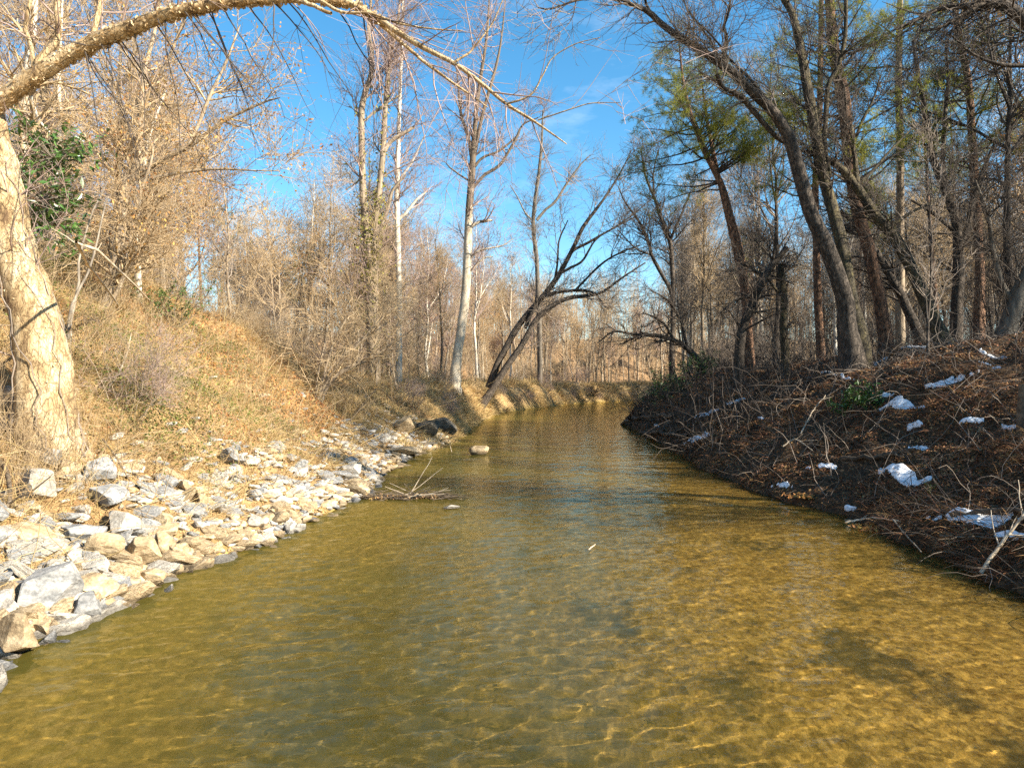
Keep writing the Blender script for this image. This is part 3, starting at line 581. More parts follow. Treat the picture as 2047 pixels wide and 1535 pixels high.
hero('leaning_bare_tree', 'grey tree leaning left with its foot near the snow streaks on the crest', 21,
    [[(1888, 690, 44), (1872, 645, 32), (1852, 600, 29), (1794, 481, 26), (1760, 440, 24), (1735, 403, 22), (1689, 344, 18), (1657, 320, 14), (1620, 305, 10), (1580, 300, 6)],
     [(1712, 375, 13), (1712, 340, 12), (1706, 290, 11), (1700, 250, 10)], [(1712, 372, 9), (1740, 345, 7), (1780, 300, 5), (1830, 250, 3)],
     [(1706, 290, 8), (1722, 245, 7), (1745, 200, 5), (1760, 150, 3)], [(1775, 455, 9), (1830, 420, 6), (1900, 390, 4), (1960, 370, 2)]],
    M['mossy'], M['twig_dark'], wf=0.85, n=(50, 330, 1500), ln=(2.2, 1.1, .6), tr=(.35, .98), up=(.05, .04, .02), rmin=.006, sides=11, K=34, maxr=.03)  # dark olive bark carries the shade of the woods here, no moss
hero('slanting_tree', 'thin dark tree slanting left behind the straight red pine', 25,
    [[(1838, 680, 20), (1815, 625, 17), (1790, 570, 15), (1760, 515, 14), (1725, 470, 11), (1690, 430, 8), (1650, 410, 5)]],
    M['dark'], M['twig_dark'], n=(24, 160, 700), ln=(2.2, 1.1, .6), tr=(.35, .98), rmin=.006)
hero('broken_dead_tree', 'broken dead dark trunk leaning right on the right bank crest', 25,
    [[(1478, 690, 20), (1490, 640, 17), (1518, 575, 15), (1545, 530, 13), (1575, 495, 10)], [(1520, 572, 9), (1505, 590, 7), (1470, 600, 4), (1440, 625, 3)], [(1530, 555, 7), (1500, 535, 4), (1470, 525, 3)]],
    M['dark'], M['twig_dark'], n=(30, 150, 500), ln=(1.8, .9, .5), tr=(.2, .95), up=(-.05, -.05, -.02), rmin=.006, cat='dead tree')
hero('snag', 'upright dark broken snag beside the leaning dead trunk', 26,
    [[(1568, 700, 17), (1566, 640, 15), (1564, 580, 14), (1560, 530, 11)], [(1563, 590, 8), (1545, 570, 5), (1525, 545, 3)]], M['mossy'], M['twig_dark'], n=(10, 60, 200), ln=(1.2, .6, .4), cat='dead tree')
hero('overhanging_tree', 'dark limb reaching in at the top right corner from a tree outside', 11,
    [[(2230, 560, 40), (2190, 300, 36), (2120, 120, 32), (2047, 42, 24), (2012, 12, 20), (1985, 8, 16), (1940, 12, 14), (1890, 14, 11), (1850, 30, 8), (1800, 55, 5)],
     [(1960, 10, 9), (1920, 32, 8), (1880, 55, 6), (1840, 62, 4)], [(2130, 140, 14), (2060, 133, 10), (2000, 128, 8), (1950, 110, 5), (1900, 70, 3)]],
    M['dark'], M['twig_dark'], n=(46, 300, 1000), ln=(1.3, .7, .35), tr=(.3, .98), up=(-.01, -.02, 0), rmin=.0035, sides=11, maxr=.02)
hero('edge_leaning_tree', 'grey trunk leaning right at the right edge above the snow', 20,
    [[(2000, 700, 44), (2012, 650, 36), (2030, 600, 32), (2060, 540, 28), (2100, 470, 22), (2140, 390, 16)], [(2025, 610, 14), (2000, 560, 12), (1985, 500, 10), (1975, 430, 7), (1950, 360, 4)]],
    M['grey'], M['twig_dark'], n=(36, 240, 900), ln=(2.2, 1.1, .55), rmin=.006, maxr=.03)
hero('branchy_tree', 'dark branchy tree with upswept limbs among the trunks on the right', 25,
    [[(1912, 690, 24), (1915, 600, 22), (1918, 520, 20), (1910, 440, 17), (1885, 370, 14), (1862, 300, 12), (1852, 230, 10), (1835, 150, 7), (1825, 80, 4)],
     [(1918, 500, 14), (1935, 450, 12), (1945, 400, 10), (1965, 340, 8), (1990, 280, 5)], [(1890, 385, 9), (1885, 320, 9), (1888, 240, 8), (1895, 160, 6), (1890, 80, 4)], [(1915, 470, 8), (1870, 430, 7), (1820, 400, 4)]],
    M['dark'], M['twig_dark'], n=(60, 420, 1800), ln=(2.4, 1.2, .6), rmin=.006, maxr=.03)
# P: left hillside
hero('hillside_beech', 'pale tree with a long slanting limb on the left hillside', 17,
    [[(190, 640, 24), (215, 570, 19), (236, 505, 18), (245, 420, 17), (253, 349, 16), (272, 328, 17), (280, 260, 14), (284, 205, 12), (290, 137, 9), (308, 68, 7), (320, 0, 5), (325, -60, 3)],
     [(258, 362, 13), (285, 345, 13), (308, 328, 12), (345, 310, 11), (376, 294, 10), (402, 275, 9), (424, 258, 8), (452, 240, 7), (479, 226, 6), (530, 203, 4), (560, 195, 2)],
     [(376, 294, 7), (400, 240, 7), (415, 200, 7), (440, 150, 6), (465, 90, 4), (480, 50, 2)], [(300, 358, 8), (360, 345, 7), (430, 338, 5), (500, 340, 3), (560, 342, 2)],
     [(285, 200, 6), (330, 130, 6), (360, 60, 5), (380, 10, 4)]],
    M['tan'], M['twig_tan'], n=(60, 420, 2200), ln=(1.8, .9, .5), tr=(.3, .98), up=(.03, .02, 0), rmin=.0055, leaves=(M['beech'], 2200, .045, 'withered_leaves'))
hero('forked_sapling', 'two stemmed tan sapling low on the left hillside', 15.5,
    [[(197, 640, 15), (222, 575, 13), (240, 520, 12), (262, 470, 10), (275, 400, 8), (300, 330, 5), (310, 270, 3)], [(205, 622, 10), (232, 585, 9), (252, 540, 8), (280, 500, 6), (300, 440, 4)]],
    M['tan'], M['twig_tan'], n=(34, 240, 1100), ln=(1.5, .8, .45), tr=(.25, .98), rmin=.005, leaves=(M['beech'], 500, .04, 'withered_leaves'))
hero('white_trunk_tree', 'straight whitish tree close behind the birch trunk', 13,
    [[(30, 560, 30), (36, 450, 24), (42, 340, 21), (50, 200, 19), (62, 90, 16), (72, -40, 12)], [(62, 190, 6), (75, 235, 6), (100, 265, 4)]],
    M['pale'], M['twig_tan'], n=(30, 200, 800), ln=(1.6, .8, .45), rmin=.0045)
hero('slim_pale_tree', 'slim pale tree rising from the orange leaf slope', 19,
    [[(107, 505, 16), (108, 420, 13), (115, 350, 11), (120, 250, 9), (118, 140, 7), (125, 0, 4)]], M['pale'], M['twig_tan'], n=(30, 220, 900), ln=(1.9, .9, .5), rmin=.006, leaves=(M['beech'], 400, .045, 'withered_leaves'))
hero('short_pale_trunk', 'pale trunk beside the holly bush on the left slope', 19,
    [[(276, 580, 14), (274, 520, 12), (272, 450, 10), (285, 360, 8), (300, 270, 6), (330, 180, 4)]], M['pale'], M['twig_tan'], n=(30, 220, 900), ln=(1.9, .9, .5), rmin=.006, leaves=(M['beech'], 500, .045, 'withered_leaves'))
# Q: the leaning shrub above the stones
hero('leaning_shrub', 'tan many stemmed shrub leaning right above the pale stones', 22,
    [[(632, 815, 8), (650, 770, 8), (672, 735, 7), (705, 700, 6), (745, 655, 4), (790, 610, 2)], [(640, 812, 7), (660, 765, 7), (700, 735, 6), (745, 715, 5), (790, 680, 3), (830, 655, 1.5)],
     [(634, 810, 7), (648, 750, 6), (665, 690, 5), (690, 640, 4), (720, 590, 2)], [(628, 812, 6), (642, 760, 6), (680, 715, 5), (725, 680, 4), (780, 640, 2)], [(638, 812, 6), (668, 752, 5), (720, 722, 4), (770, 700, 3), (815, 695, 1.5)],
     [(630, 815, 5), (635, 750, 4), (650, 680, 3), (655, 610, 2)]],
    M['tan'], M['twig_tan'], n=(70, 420, 1400), ln=(1.6, .9, .5), tr=(.25, .98), up=(.02, 0, 0), rmin=.005, sides=6, limb_root=True, cat='shrub', shrink=.3, maxr=.02)

# ------------------------------------------------------------------ pines
def needles(mb, tips, dirs, per=14, ln=.16, wd=.006, r=None):
    r = r or rng
    N = len(tips); d = dirs[:, None, :] * .6 + r.normal(size=(N, per, 3)) * .75; d /= np.linalg.norm(d, axis=2, keepdims=True)
    base = tips[:, None, :] + r.normal(size=(N, per, 3)) * ln * .25
    a = np.cross(d, r.normal(size=(N, per, 3))); a /= np.linalg.norm(a, axis=2, keepdims=True) + 1e-9
    l = ln * r.uniform(.7, 1.3, (N, per, 1))
    V = np.stack([base - a * wd, base + a * wd, base + d * l], 2).reshape(-1, 3)
    mb.add(V, T=np.arange(len(V)).reshape(-1, 3))
def pine_crown(P, Rr, root, b0, nb, n3, lb, tr, twig, rmin=.006, r=None, per=16, nl=.19, up=.02):
    mb = MB(); p, d, rad, pl, t = sprout(P, Rr, nb, tr, (60, 88), r)
    f = (t - tr[0]) / (tr[1] - tr[0])
    P1, R1 = grow(p, d, lb * (1.1 - .75 * f) * (r or rng).uniform(.5, 1.3, nb), np.minimum(rad * .45, .045), 6, .14, up, .25, r); mb.tubes(P1, R1, 4)
    p, d, rad, _, t2 = sprout(P1, R1, n3, (.35, 1), (25, 60), r)
    P2, R2 = grow(p, d, (r or rng).uniform(.3, .95, n3), np.full(n3, rmin), 3, .15, .05, .5, r); mb.tubes(P2, R2, 3)
    o1 = mb.build('crown', twig, root, origin=b0)
    mb = MB(); tp = np.concatenate([P2[:, 3], P2[:, 2]]); dr = np.concatenate([P2[:, 3] - P2[:, 2]] * 2); dr /= np.linalg.norm(dr, axis=1, keepdims=True)
    needles(mb, tp, dr, per, nl, .008, r); return mb.build('needles', M['needle'], root, origin=b0)
def pine_hero(label, Y, pts, nb, n3, lb, tr, bark='pine'):
    P, Rr = stem_line(pts, Y, 0, 34); b0 = P[0, 0].copy(); b0[2] += .35
    root = empty('pine_tree', b0, label, 'tree'); mb = MB(); Rr = Rr * (1 + .4 * np.exp(-np.arange(34) / 2))[None]
    mb.tubes(P, Rr, 11, bark_noise(34, 11)); mb.build('trunk', M[bark], root, origin=b0)
    pine_crown(P, Rr, root, b0, nb, n3, lb, tr, M['twig_dark'])
pine_hero('leaning pine with sparse yellow green crown against open sky', 31, [(1500, 720, 24), (1495, 640, 18), (1487, 560, 17), (1474, 488, 15), (1458, 430, 14), (1442, 371, 13), (1419, 324, 12), (1403, 289, 11), (1388, 250, 9), (1372, 195, 7), (1364, 150, 5), (1358, 90, 3)], 60, 900, 3.0, (.55, .98))
pine_hero('second thinner pine just right of the sparse leaning one', 33, [(1497, 715, 18), (1490, 580, 14), (1474, 510, 13), (1450, 410, 11), (1427, 310, 9), (1415, 250, 7), (1405, 180, 4), (1398, 130, 2)], 40, 380, 2.4, (.58, .98))
pine_hero('straight thick red barked pine between the leaning trunks', 23.5, [(1768, 700, 30), (1762, 640, 26), (1755, 590, 24), (1735, 488, 23), (1712, 410, 22), (1698, 320, 22), (1689, 215, 24), (1681, 168, 22), (1669, 117, 21), (1661, 39, 19), (1655, -60, 16), (1648, -200, 10), (1645, -320, 5)], 60, 620, 3.0, (.42, .98))
pine_hero('tall pine with bright green tufts in the upper right', 27, [(1960, 690, 22), (1958, 560, 18), (1952, 420, 17), (1945, 280, 15), (1935, 160, 13), (1915, 60, 11), (1905, -60, 8), (1900, -150, 4)], 60, 900, 2.8, (.5, .98))
pine_hero('pine with a thin pale pole trunk on the right plateau', 29, [(1800, 690, 18), (1800, 560, 15), (1799, 420, 14), (1798, 280, 13), (1797, 140, 12), (1799, 20, 11), (1800, -120, 8), (1800, -220, 4)], 34, 380, 2.2, (.66, .98), 'tan')
pine_hero('reddish pine behind the curved fork', 28, [(1640, 700, 16), (1634, 560, 15), (1630, 400, 13), (1637, 260, 12), (1640, 100, 10), (1642, -40, 8), (1645, -140, 4)], 44, 520, 2.6, (.5, .98))

# ------------------------------------------------------------------ woods: prototypes, then copies
def proto(kind, seed):
    r = np.random.default_rng(seed); root_name, parts = kind, []
    def trunk_line(H, r0, lean=.03, K=16, tip=.12, wob=.035):
        z = np.linspace(-.4, H, K); x = np.cumsum(r.normal(size=K) * wob * H / K * 2) + lean * z; y = np.cumsum(r.normal(size=K) * wob * H / K * 2)
        rad = r0 * (1 - (1 - tip) * np.linspace(0, 1, K)) * (1 + .4 * np.exp(-np.arange(K) / 1.2))
        return np.stack([x, y, z], 1)[None], rad[None]
    if kind in ('bare', 'spread', 'beech'):
        H = r.uniform(15, 20) if kind == 'bare' else r.uniform(11, 15); P, Rr = trunk_line(H, r.uniform(.14, .21))
        stems = [(P, Rr)]
        nf = 3 if kind == 'bare' else 5
        p, d, rad, _, t = sprout(P, Rr, nf, (.35, .7), (18, 38) if kind == 'bare' else (30, 60), r)
        Pl, Rl = grow(p, d, H * r.uniform(.25, .5, nf), rad * .7, 15, .07, .06, .15, r)
        SP = np.concatenate([P, Pl]); SR = np.concatenate([Rr, Rl])
        mt = MB(); mt.tubes(P, Rr, 8); mt.tubes(Pl, Rl, 6)
        mc = MB(); nn = (70, 420, 1900) if kind == 'bare' else (60, 380, 1700)
        P1, P2, P3 = crown(mc, SP, SR, nn, (3.0, 1.4, .85), (.3, .98), (.10, .08, .04), .16, rmin=.0095, r=r)
        parts = [('trunk', mt.mesh('trunk')), ('crown', mc.mesh('crown'))]
        if kind == 'beech':
            ml = MB(); n = 3000; C = P3[r.integers(0, len(P3), n), -1] + r.normal(size=(n, 3)) * .12; ml.leaves(C, .065 * r.uniform(.6, 1.3, n), flat=1.5, r=r); parts.append(('withered_leaves', ml.mesh('withered_leaves', False)))
    elif kind == 'pine':
        H = r.uniform(18, 22); P, Rr = trunk_line(H, r.uniform(.17, .22), .01, tip=.1, wob=.015)
        mt = MB(); mt.tubes(P, Rr, 9); mc = MB()
        p, d, rad, _, t = sprout(P, Rr, 46, (.55, .98), (60, 88), r); P1, R1 = grow(p, d, 3.0 * (1.6 - 1.4 * t) * r.uniform(.6, 1.3, 46), np.minimum(rad * .4, .04), 5, .13, .03, .25, r); mc.tubes(P1, R1, 4)
        p, d, rad, _, _ = sprout(P1, R1, 520, (.3, 1), (25, 60), r); P2, R2 = grow(p, d, r.uniform(.3, .9, 520), np.full(520, .008), 3, .15, .05, .5, r); mc.tubes(P2, R2, 3)
        ml = MB(); tp = np.concatenate([P2[:, 3], P2[:, 2]]); dr = np.concatenate([P2[:, 3] - P2[:, 2]] * 2); dr /= np.linalg.norm(dr, axis=1, keepdims=True); needles(ml, tp, dr, 12, .2, .011, r)
        parts = [('trunk', mt.mesh('trunk')), ('crown', mc.mesh('crown')), ('needles', ml.mesh('needles', False))]
    elif kind == 'sapling':
        H = r.uniform(4.5, 7.5); P, Rr = trunk_line(H, r.uniform(.03, .05), .08, 10, .15, .06)
        mt = MB(); mt.tubes(P, Rr, 5); mc = MB(); crown(mc, P, Rr, (26, 150, 520), (1.5, .8, .5), (.2, .98), (.08, .06, .03), .18, rmin=.006, r=r)
        parts = [('trunk', mt.mesh('trunk')), ('crown', mc.mesh('crown'))]
    elif kind == 'thicket':
        n = 14; a = r.uniform(0, 2 * math.pi, n); D = np.stack([np.cos(a) * .35, np.sin(a) * .35, np.ones(n)], 1) + r.normal(size=(n, 3)) * .12; p = np.stack([np.cos(a), np.sin(a), 0 * a], 1) * r.uniform(.05, .7, n)[:, None]; p[:, 2] = -.15
        P, Rr = grow(p, D, r.uniform(2.2, 4.6, n), r.uniform(.012, .024, n), 8, .1, -.01, .3, r)
        mt = MB(); mt.tubes(P, Rr, 5); mc = MB(); crown(mc, P, Rr, (80, 380, 1000), (1.3, .7, .4), (.15, .98), (.02, .02, 0), .2, rmin=.0055, r=r, maxr=.012)
        parts = [('stems', mt.mesh('stems')), ('twigs', mc.mesh('twigs'))]
    return parts
PROTO = {k: [proto(k, 100 + 10 * i + h) for i in range(c)] for h, (k, c) in enumerate([('bare', 5), ('spread', 4), ('beech', 3), ('pine', 3), ('sapling', 4), ('thicket', 4)])}
NAME = {'bare': 'bare_tree', 'spread': 'spreading_tree', 'beech': 'beech_tree', 'pine': 'pine_tree', 'sapling': 'sapling', 'thicket': 'thicket_shrub'}
CAT = {'bare': 'tree', 'spread': 'tree', 'beech': 'tree', 'pine': 'tree', 'sapling': 'sapling', 'thicket': 'shrub'}
def plant(kind, x, y, label, group, bark, twig, scale=1.0, sink=.1):
    ps = PROTO[kind][rng.integers(len(PROTO[kind]))]
    if 'outside' not in label:
        label = BARKW[bark.name] + ' ' + label.split(' on ')[0].split(' in ')[0].split(' behind ')[0].split(' along ')[0].split(' near ')[0].split(' far ')[0].split(' deep ')[0].split(' under ')[0].replace('tan ', '').replace('dark ', '').replace('grey ', '') + ' ' + where(x, y)
        group = ' '.join({'tree': 'trees', 'bush': 'bushes', 'sapling': 'saplings', 'trunk': 'trunks', 'pine': 'pines'}.get(q, q) if i_ < 5 else q for i_, q in enumerate(label.split()))
    root = empty(NAME[kind], (x, y, float(terrain(x, y)) - sink), label, CAT[kind], group)
    root.rotation_euler = (rng.normal() * .03, rng.normal() * .03, rng.uniform(0, 6.28)); s = scale * rng.uniform(.85, 1.15); root.scale = (s, s, s)
    for nm, me in ps:
        mt = {'trunk': bark, 'stems': bark, 'crown': twig, 'twigs': twig, 'needles': M['needle'], 'withered_leaves': M['beech']}[nm]
        if not me.materials: me.materials.append(mt)
        o = bpy.data.objects.new(nm, me); COL.objects.link(o); o.parent = root; o.material_slots[0].link = 'OBJECT'; o.material_slots[0].material = mt
def scatter(n, xr, yr, mind, ok):
    out = []; tries = 0
    while len(out) < n and tries < n * 60:
        tries += 1; x, y = rng.uniform(*xr), rng.uniform(*yr)
        if not ok(x, y): continue
        if any((x - a) ** 2 + (y - b) ** 2 < mind ** 2 for a, b in out): continue
        out.append((x, y))
    return out
def px_of(x, y): return CX + F * x / y
tw = lambda *k: M[k[rng.integers(len(k))]]
MARKS = [(60, 'birch trunk'), (165, 'pine sapling'), (240, 'hillside beech'), (352, 'holly bush'), (520, 'slope crest'), (640, 'leaning shrub'), (745, 'ivy clad tree'), (797, 'slim sycamore'), (920, 'forked sycamore'), (1030, 'leaning dark tree'),
         (1120, 'leaning dark crown'), (1200, 'round dark bush'), (1345, 'forked bare tree'), (1480, 'leaning pine'), (1560, 'broken snag'), (1670, 'thickest leaning tree'), (1745, 'red pine'), (1800, 'pole pine'), (1850, 'leaning mossy tree'), (1915, 'branchy tree'), (2010, 'edge trunk')]
BARKW = {'pale_sycamore_bark': 'pale', 'tan_bark': 'tan', 'grey_brown_bark': 'grey', 'dark_furrowed_bark': 'dark', 'reddish_pine_bark': 'reddish', 'mossy_bark': 'mossy'}
def where(x, y):
    p = px_of(x, y); m, nm = min(MARKS, key=lambda k: abs(k[0] - p))
    lay = 'close' if y < 27 else ('some way' if y < 45 else ('well' if y < 70 else 'far'))
    return ('%s behind the %s' % (lay, nm)) if abs(p - m) < 14 else ('%s back %s of the %s' % (lay, 'left' if p < m else 'right', nm))
# left hillside
for x, y in scatter(46, (-48, -8), (15, 62), 2.2, lambda x, y: eL(y) - x > (8.5 if y < 34 else 5) and px_of(x, y) > -160):
    k = rng.choice(['bare', 'spread', 'beech'], p=[.4, .3, .3])
    nm = {'bare': 'tall grey bare tree', 'spread': 'wide branching bare tree', 'beech': 'tan leaved tree'}[k]
    z = 'on the near left hillside' if y < 32 else 'on the far left hillside'
    plant(k, x, y, f'{nm} in the woods {z}', f'{nm}s {z}', tw('tan', 'pale', 'grey', 'tan'), tw('twig_tan', 'twig_tan', 'twig_red'), .82)
for x, y in [(-20, 50), (-17.5, 55), (-24, 58), (-19.5, 44)]:
    plant('pine', x, y, 'green topped pine among bare trees on the left hillside', 'pines on the left hillside', M['pine'], M['twig_tan'], .7)
for x, y in scatter(46, (-24, -5), (13, 45), 1.4, lambda x, y: eL(y) - x > (7.2 if y < 30 else 3.2) and px_of(x, y) > -60):
    k = rng.choice(['sapling', 'thicket'], p=[.6, .4]); nm = {'sapling': 'thin tan sapling', 'thicket': 'tangled bare bush'}[k]
    z = 'behind the left grass slope' if y < 28 else 'on the left bank past the grass slope'
    plant(k, x, y, f'{nm} {z}', f'{nm}s {z}', M['tan'], tw('twig_tan', 'twig_tan', 'twig_grey'), 1.0)
# straight ahead beyond the creek
def ahead(x, y): return eL(y) - x > 3 and 690 < px_of(x, y) < 1330
for x, y in scatter(52, (-20, 26), (42, 112), 2.6, ahead):
    k = rng.choice(['bare', 'spread', 'beech'], p=[.55, .25, .2])
    nm = {'bare': 'slim bare tree', 'spread': 'broad bare tree', 'beech': 'tree with rusty leaves'}[k]
    z = 'on the flat ground beyond the creek bend' if y < 75 else 'deep in the woods beyond the creek bend'
    plant(k, x, y, f'{nm} {z}', f'{nm}s {z}', tw('pale', 'tan', 'grey'), tw('twig_tan', 'twig_tan', 'twig_red'), .72)
for x, y in scatter(44, (-14, 22), (38, 92), 1.6, lambda x, y: eL(y) - x > 2.2 and 640 < px_of(x, y) < 1330):
    k = rng.choice(['sapling', 'thicket'], p=[.5, .5]); nm = {'sapling': 'thin straight sapling', 'thicket': 'bare twiggy bush'}[k]
    plant(k, x, y, f'{nm} along the far left bank', f'{nm}s along the far left bank', tw('tan', 'pale'), tw('twig_tan', 'twig_red'), .8)
for x, y in scatter(22, (-8, 16), (27, 84), 1.5, lambda x, y: .2 < eL(y) - x < 2.4 and 800 < px_of(x, y) < 1290):
    plant('thicket', x, y, 'low bare bush', 'low bare bushes', M['tan'], tw('twig_tan', 'twig_red', 'twig_grey'), .36)
# right plateau
for x, y in scatter(70, (8, 62), (20, 95), 1.9, lambda x, y: x - eR(y) > 6.5 and 1375 < px_of(x, y) < 2180):
    k = rng.choice(['bare', 'spread', 'beech', 'pine'], p=[.66, .19, .07, .08])
    nm = {'bare': 'straight bare tree', 'spread': 'many branched bare tree', 'beech': 'tree holding rusty leaves', 'pine': 'tall pine'}[k]
    z = 'near the crest of the right bank' if y < 36 else 'far back in the right woods'
    plant(k, x, y, f'{nm} {z}', f'{nm}s {z}', M['pine'] if k == 'pine' else tw('grey', 'tan', 'tan', 'pale', 'dark'), tw('twig_dark', 'twig_grey', 'twig_tan'), .85 if k != 'pine' else .95)  # more tan and pale bark, so the rear trunks look sunlit
for x, y in scatter(64, (6, 40), (17, 70), 1.3, lambda x, y: x - eR(y) > 5.2 and 1320 < px_of(x, y) < 2120):
    k = rng.choice(['sapling', 'thicket'], p=[.6, .4]); nm = {'sapling': 'thin dark sapling', 'thicket': 'dark tangled bush'}[k]
    z = 'on the crest of the right bank' if y < 30 else 'under the right woods'
    plant(k, x, y, f'{nm} {z}', f'{nm}s {z}', tw('grey', 'dark'), tw('twig_dark', 'twig_grey'), .9)
for x, y in scatter(16, (10, 40), (46, 98), 2.2, lambda x, y: x - eR(y) > 2.5 and 1270 < px_of(x, y) < 1440):
    plant('bare', x, y, 'slim bare tree', 'slim bare trees', tw('tan', 'grey', 'pale'), tw('twig_tan', 'twig_grey'), .72)
# the same woods go on beside and behind the camera on the right bank, where they shade the slope
for x, y in scatter(9, (14, 40), (-14, 16), 3.5, lambda x, y: px_of(x, max(y, .1)) > 2300 and y > 12 - .68 * (x - 5)):
    plant(rng.choice(['bare', 'pine', 'spread'], p=[.35, .45, .2]), x, y, 'tree of the right woods just outside the picture', 'trees outside the picture on the right', M['grey'], M['twig_dark'], .9)
for x, y in scatter(24, (24, 70), (42, 100), 1.8, lambda x, y: x - eR(y) > 8 and 1400 < px_of(x, y) < 2150):
    plant('bare', x, y, 'sunlit tan trunk far back in the right woods', 'sunlit trunks far back in the right woods', tw('tan', 'pale', 'tan'), tw('twig_tan', 'twig_grey'), .8)  # light bark colour stands in for sun on these trunks
for x, y in scatter(6, (18, 62), (14, 50), 3.5, lambda x, y: 2250 < px_of(x, y) < 3600):
    plant(rng.choice(['bare', 'spread'], p=[.6, .4]), x, y, 'tree of the right woods just outside the picture', 'trees outside the picture on the right', M['grey'], M['twig_dark'], .9)
for x, y in scatter(3, (-13, -4), (10, 30), 1.4, lambda x, y: 2.6 < eL(y) - x < 8.5 and px_of(x, y) > 150):
    plant('thicket', x, y, 'low tan briar bush on the left grass slope', 'low briar bushes on the left grass slope', M['tan'], tw('twig_tan', 'twig_red'), .42)
# woods far off that read as one mass
mt = MB(); mcw = MB(); n = 760
fy = rng.uniform(88, 190, n); fx = rng.uniform(-.42, .55, n) * fy; ok = (eL(fy) - fx > 3) | (fx - eR(fy) > 3); fx, fy = fx[ok], fy[ok]; n = len(fx)
H = rng.uniform(10, 17, n); base = np.stack([fx, fy, terrain(fx, fy) - .3], 1)
P, Rr = grow(base, rng.normal(size=(n, 3)) * .07 + [0, 0, 1.], H * rng.uniform(.6, 1.15, n), rng.lognormal(-2.25, .4, n), 6, .06, .05, .15); mt.tubes(P, Rr, 4)
p, d, rad, _, t = sprout(P, Rr, n * 12, (.3, 1), (25, 55)); P1, R1 = grow(p, d, rng.uniform(1.5, 4, n * 12), np.full(n * 12, .03), 2, .14, .08, .3); mcw.tubes(P1, R1, 3)
p, d, rad, _, t = sprout(P1, R1, n * 34, (.2, 1), (25, 60)); P2, R2 = grow(p, d, rng.uniform(.8, 2, n * 34), np.full(n * 34, .02), 2, .14, .05, .4); mcw.tubes(P2, R2, 3)
n2 = 4200; by = rng.uniform(78, 170, n2); bx = rng.uniform(-.42, .55, n2) * by; ok = (eL(by) - bx > 3) | (bx - eR(by) > 3); bx, by = bx[ok], by[ok]; n2 = len(bx)
P3, R3 = grow(np.stack([bx, by, terrain(bx, by) - .2], 1), rng.normal(size=(n2, 3)) * .35 + [0, 0, 1], rng.uniform(1.5, 6, n2), np.full(n2, .03), 4, .12, .02, .3); mcw.tubes(P3, R3, 3)
p, d, rad, _, t = sprout(P3, R3, n2 * 4, (.1, 1), (25, 60)); P4, R4 = grow(p, d, rng.uniform(.6, 2, n2 * 4), np.full(n2 * 4, .02), 2, .14, .05, .4); mcw.tubes(P4, R4, 3)
o = empty('distant_woods', (0, 120, 0)); tag(o, 'distant grey brown woods beyond the bend', 'woods', kind='stuff')
for nm, b, m_ in (('distant_trunks', mt, M['tan']), ('distant_twigs', mcw, M['twig_tan'])):
    q = b.build(nm, m_, o, origin=(0, 120, 0)); q['kind'] = 'stuff'

# ------------------------------------------------------------------ stones
def ico(sub=2):
    import bmesh
    bm = bmesh.new(); bmesh.ops.create_icosphere(bm, subdivisions=sub, radius=1); V = np.array([v.co[:] for v in bm.verts]); T = np.array([[v.index for v in f.verts] for f in bm.faces]); bm.free(); return V, T
ICO = {k: ico(k) for k in (2, 3, 4)}
def rock_verts(seed, sub=3, planes=11, sc=(1, .8, .55), rough=.03):
    r = np.random.default_rng(seed); V, T = ICO[sub]; V = V.copy()
    n = r.normal(size=(planes, 3)); n /= np.linalg.norm(n, axis=1, keepdims=True); d = r.uniform(.42, .78, planes)
    for k in range(planes):
        h = V @ n[k] - d[k]; V -= np.maximum(h, 0)[:, None] * n[k]
    V /= np.abs(V).max(0)
    V += r.normal(size=V.shape) * rough * .35 + rough * np.stack([np.sin(V[:, (i + 1) % 3] * 7 + r.uniform(0, 6)) for i in range(3)], 1)
    return V * np.array(sc), T
ROCKS = [(lambda vt: make_mesh('stone', vt[0], tris=vt[1], smooth=False))(rock_verts(300 + i, 2 if i < 8 else 3, 9, (1, rng.uniform(.6, .9), rng.uniform(.35, .7)))) for i in range(14)]
_rm = {}
def rock_mesh(i, m):
    if (i, m) not in _rm:
        c = ROCKS[i].copy(); c.materials.append(M[m]); _rm[(i, m)] = c
    return _rm[(i, m)]
def boulder(px, py, wpx, hpx, label, m, seed, rot=0, tilt=(0, 0), lift=.7, depth=.8, name='boulder', cat='rock'):
    """a stone of its own shape standing where the photograph shows it: px,py its foot centre"""
    b = hit(px, py); s = b[1] / F; a = wpx * s / 2; h = hpx * s / 2
    V, T = rock_verts(seed, 4, 13, (a, a * depth, h), .012); V = V * 1.0
    me = make_mesh(name, V, tris=T, smooth=False); me.materials.append(M[m])
    o = bpy.data.objects.new(name, me); COL.objects.link(o); o.location = (b[0], b[1] + a * depth * .5, b[2] + h * lift * 1.1)
    o.rotation_euler = (R(tilt[0]), R(tilt[1]), R(rot)); tag(o, label, cat); return o
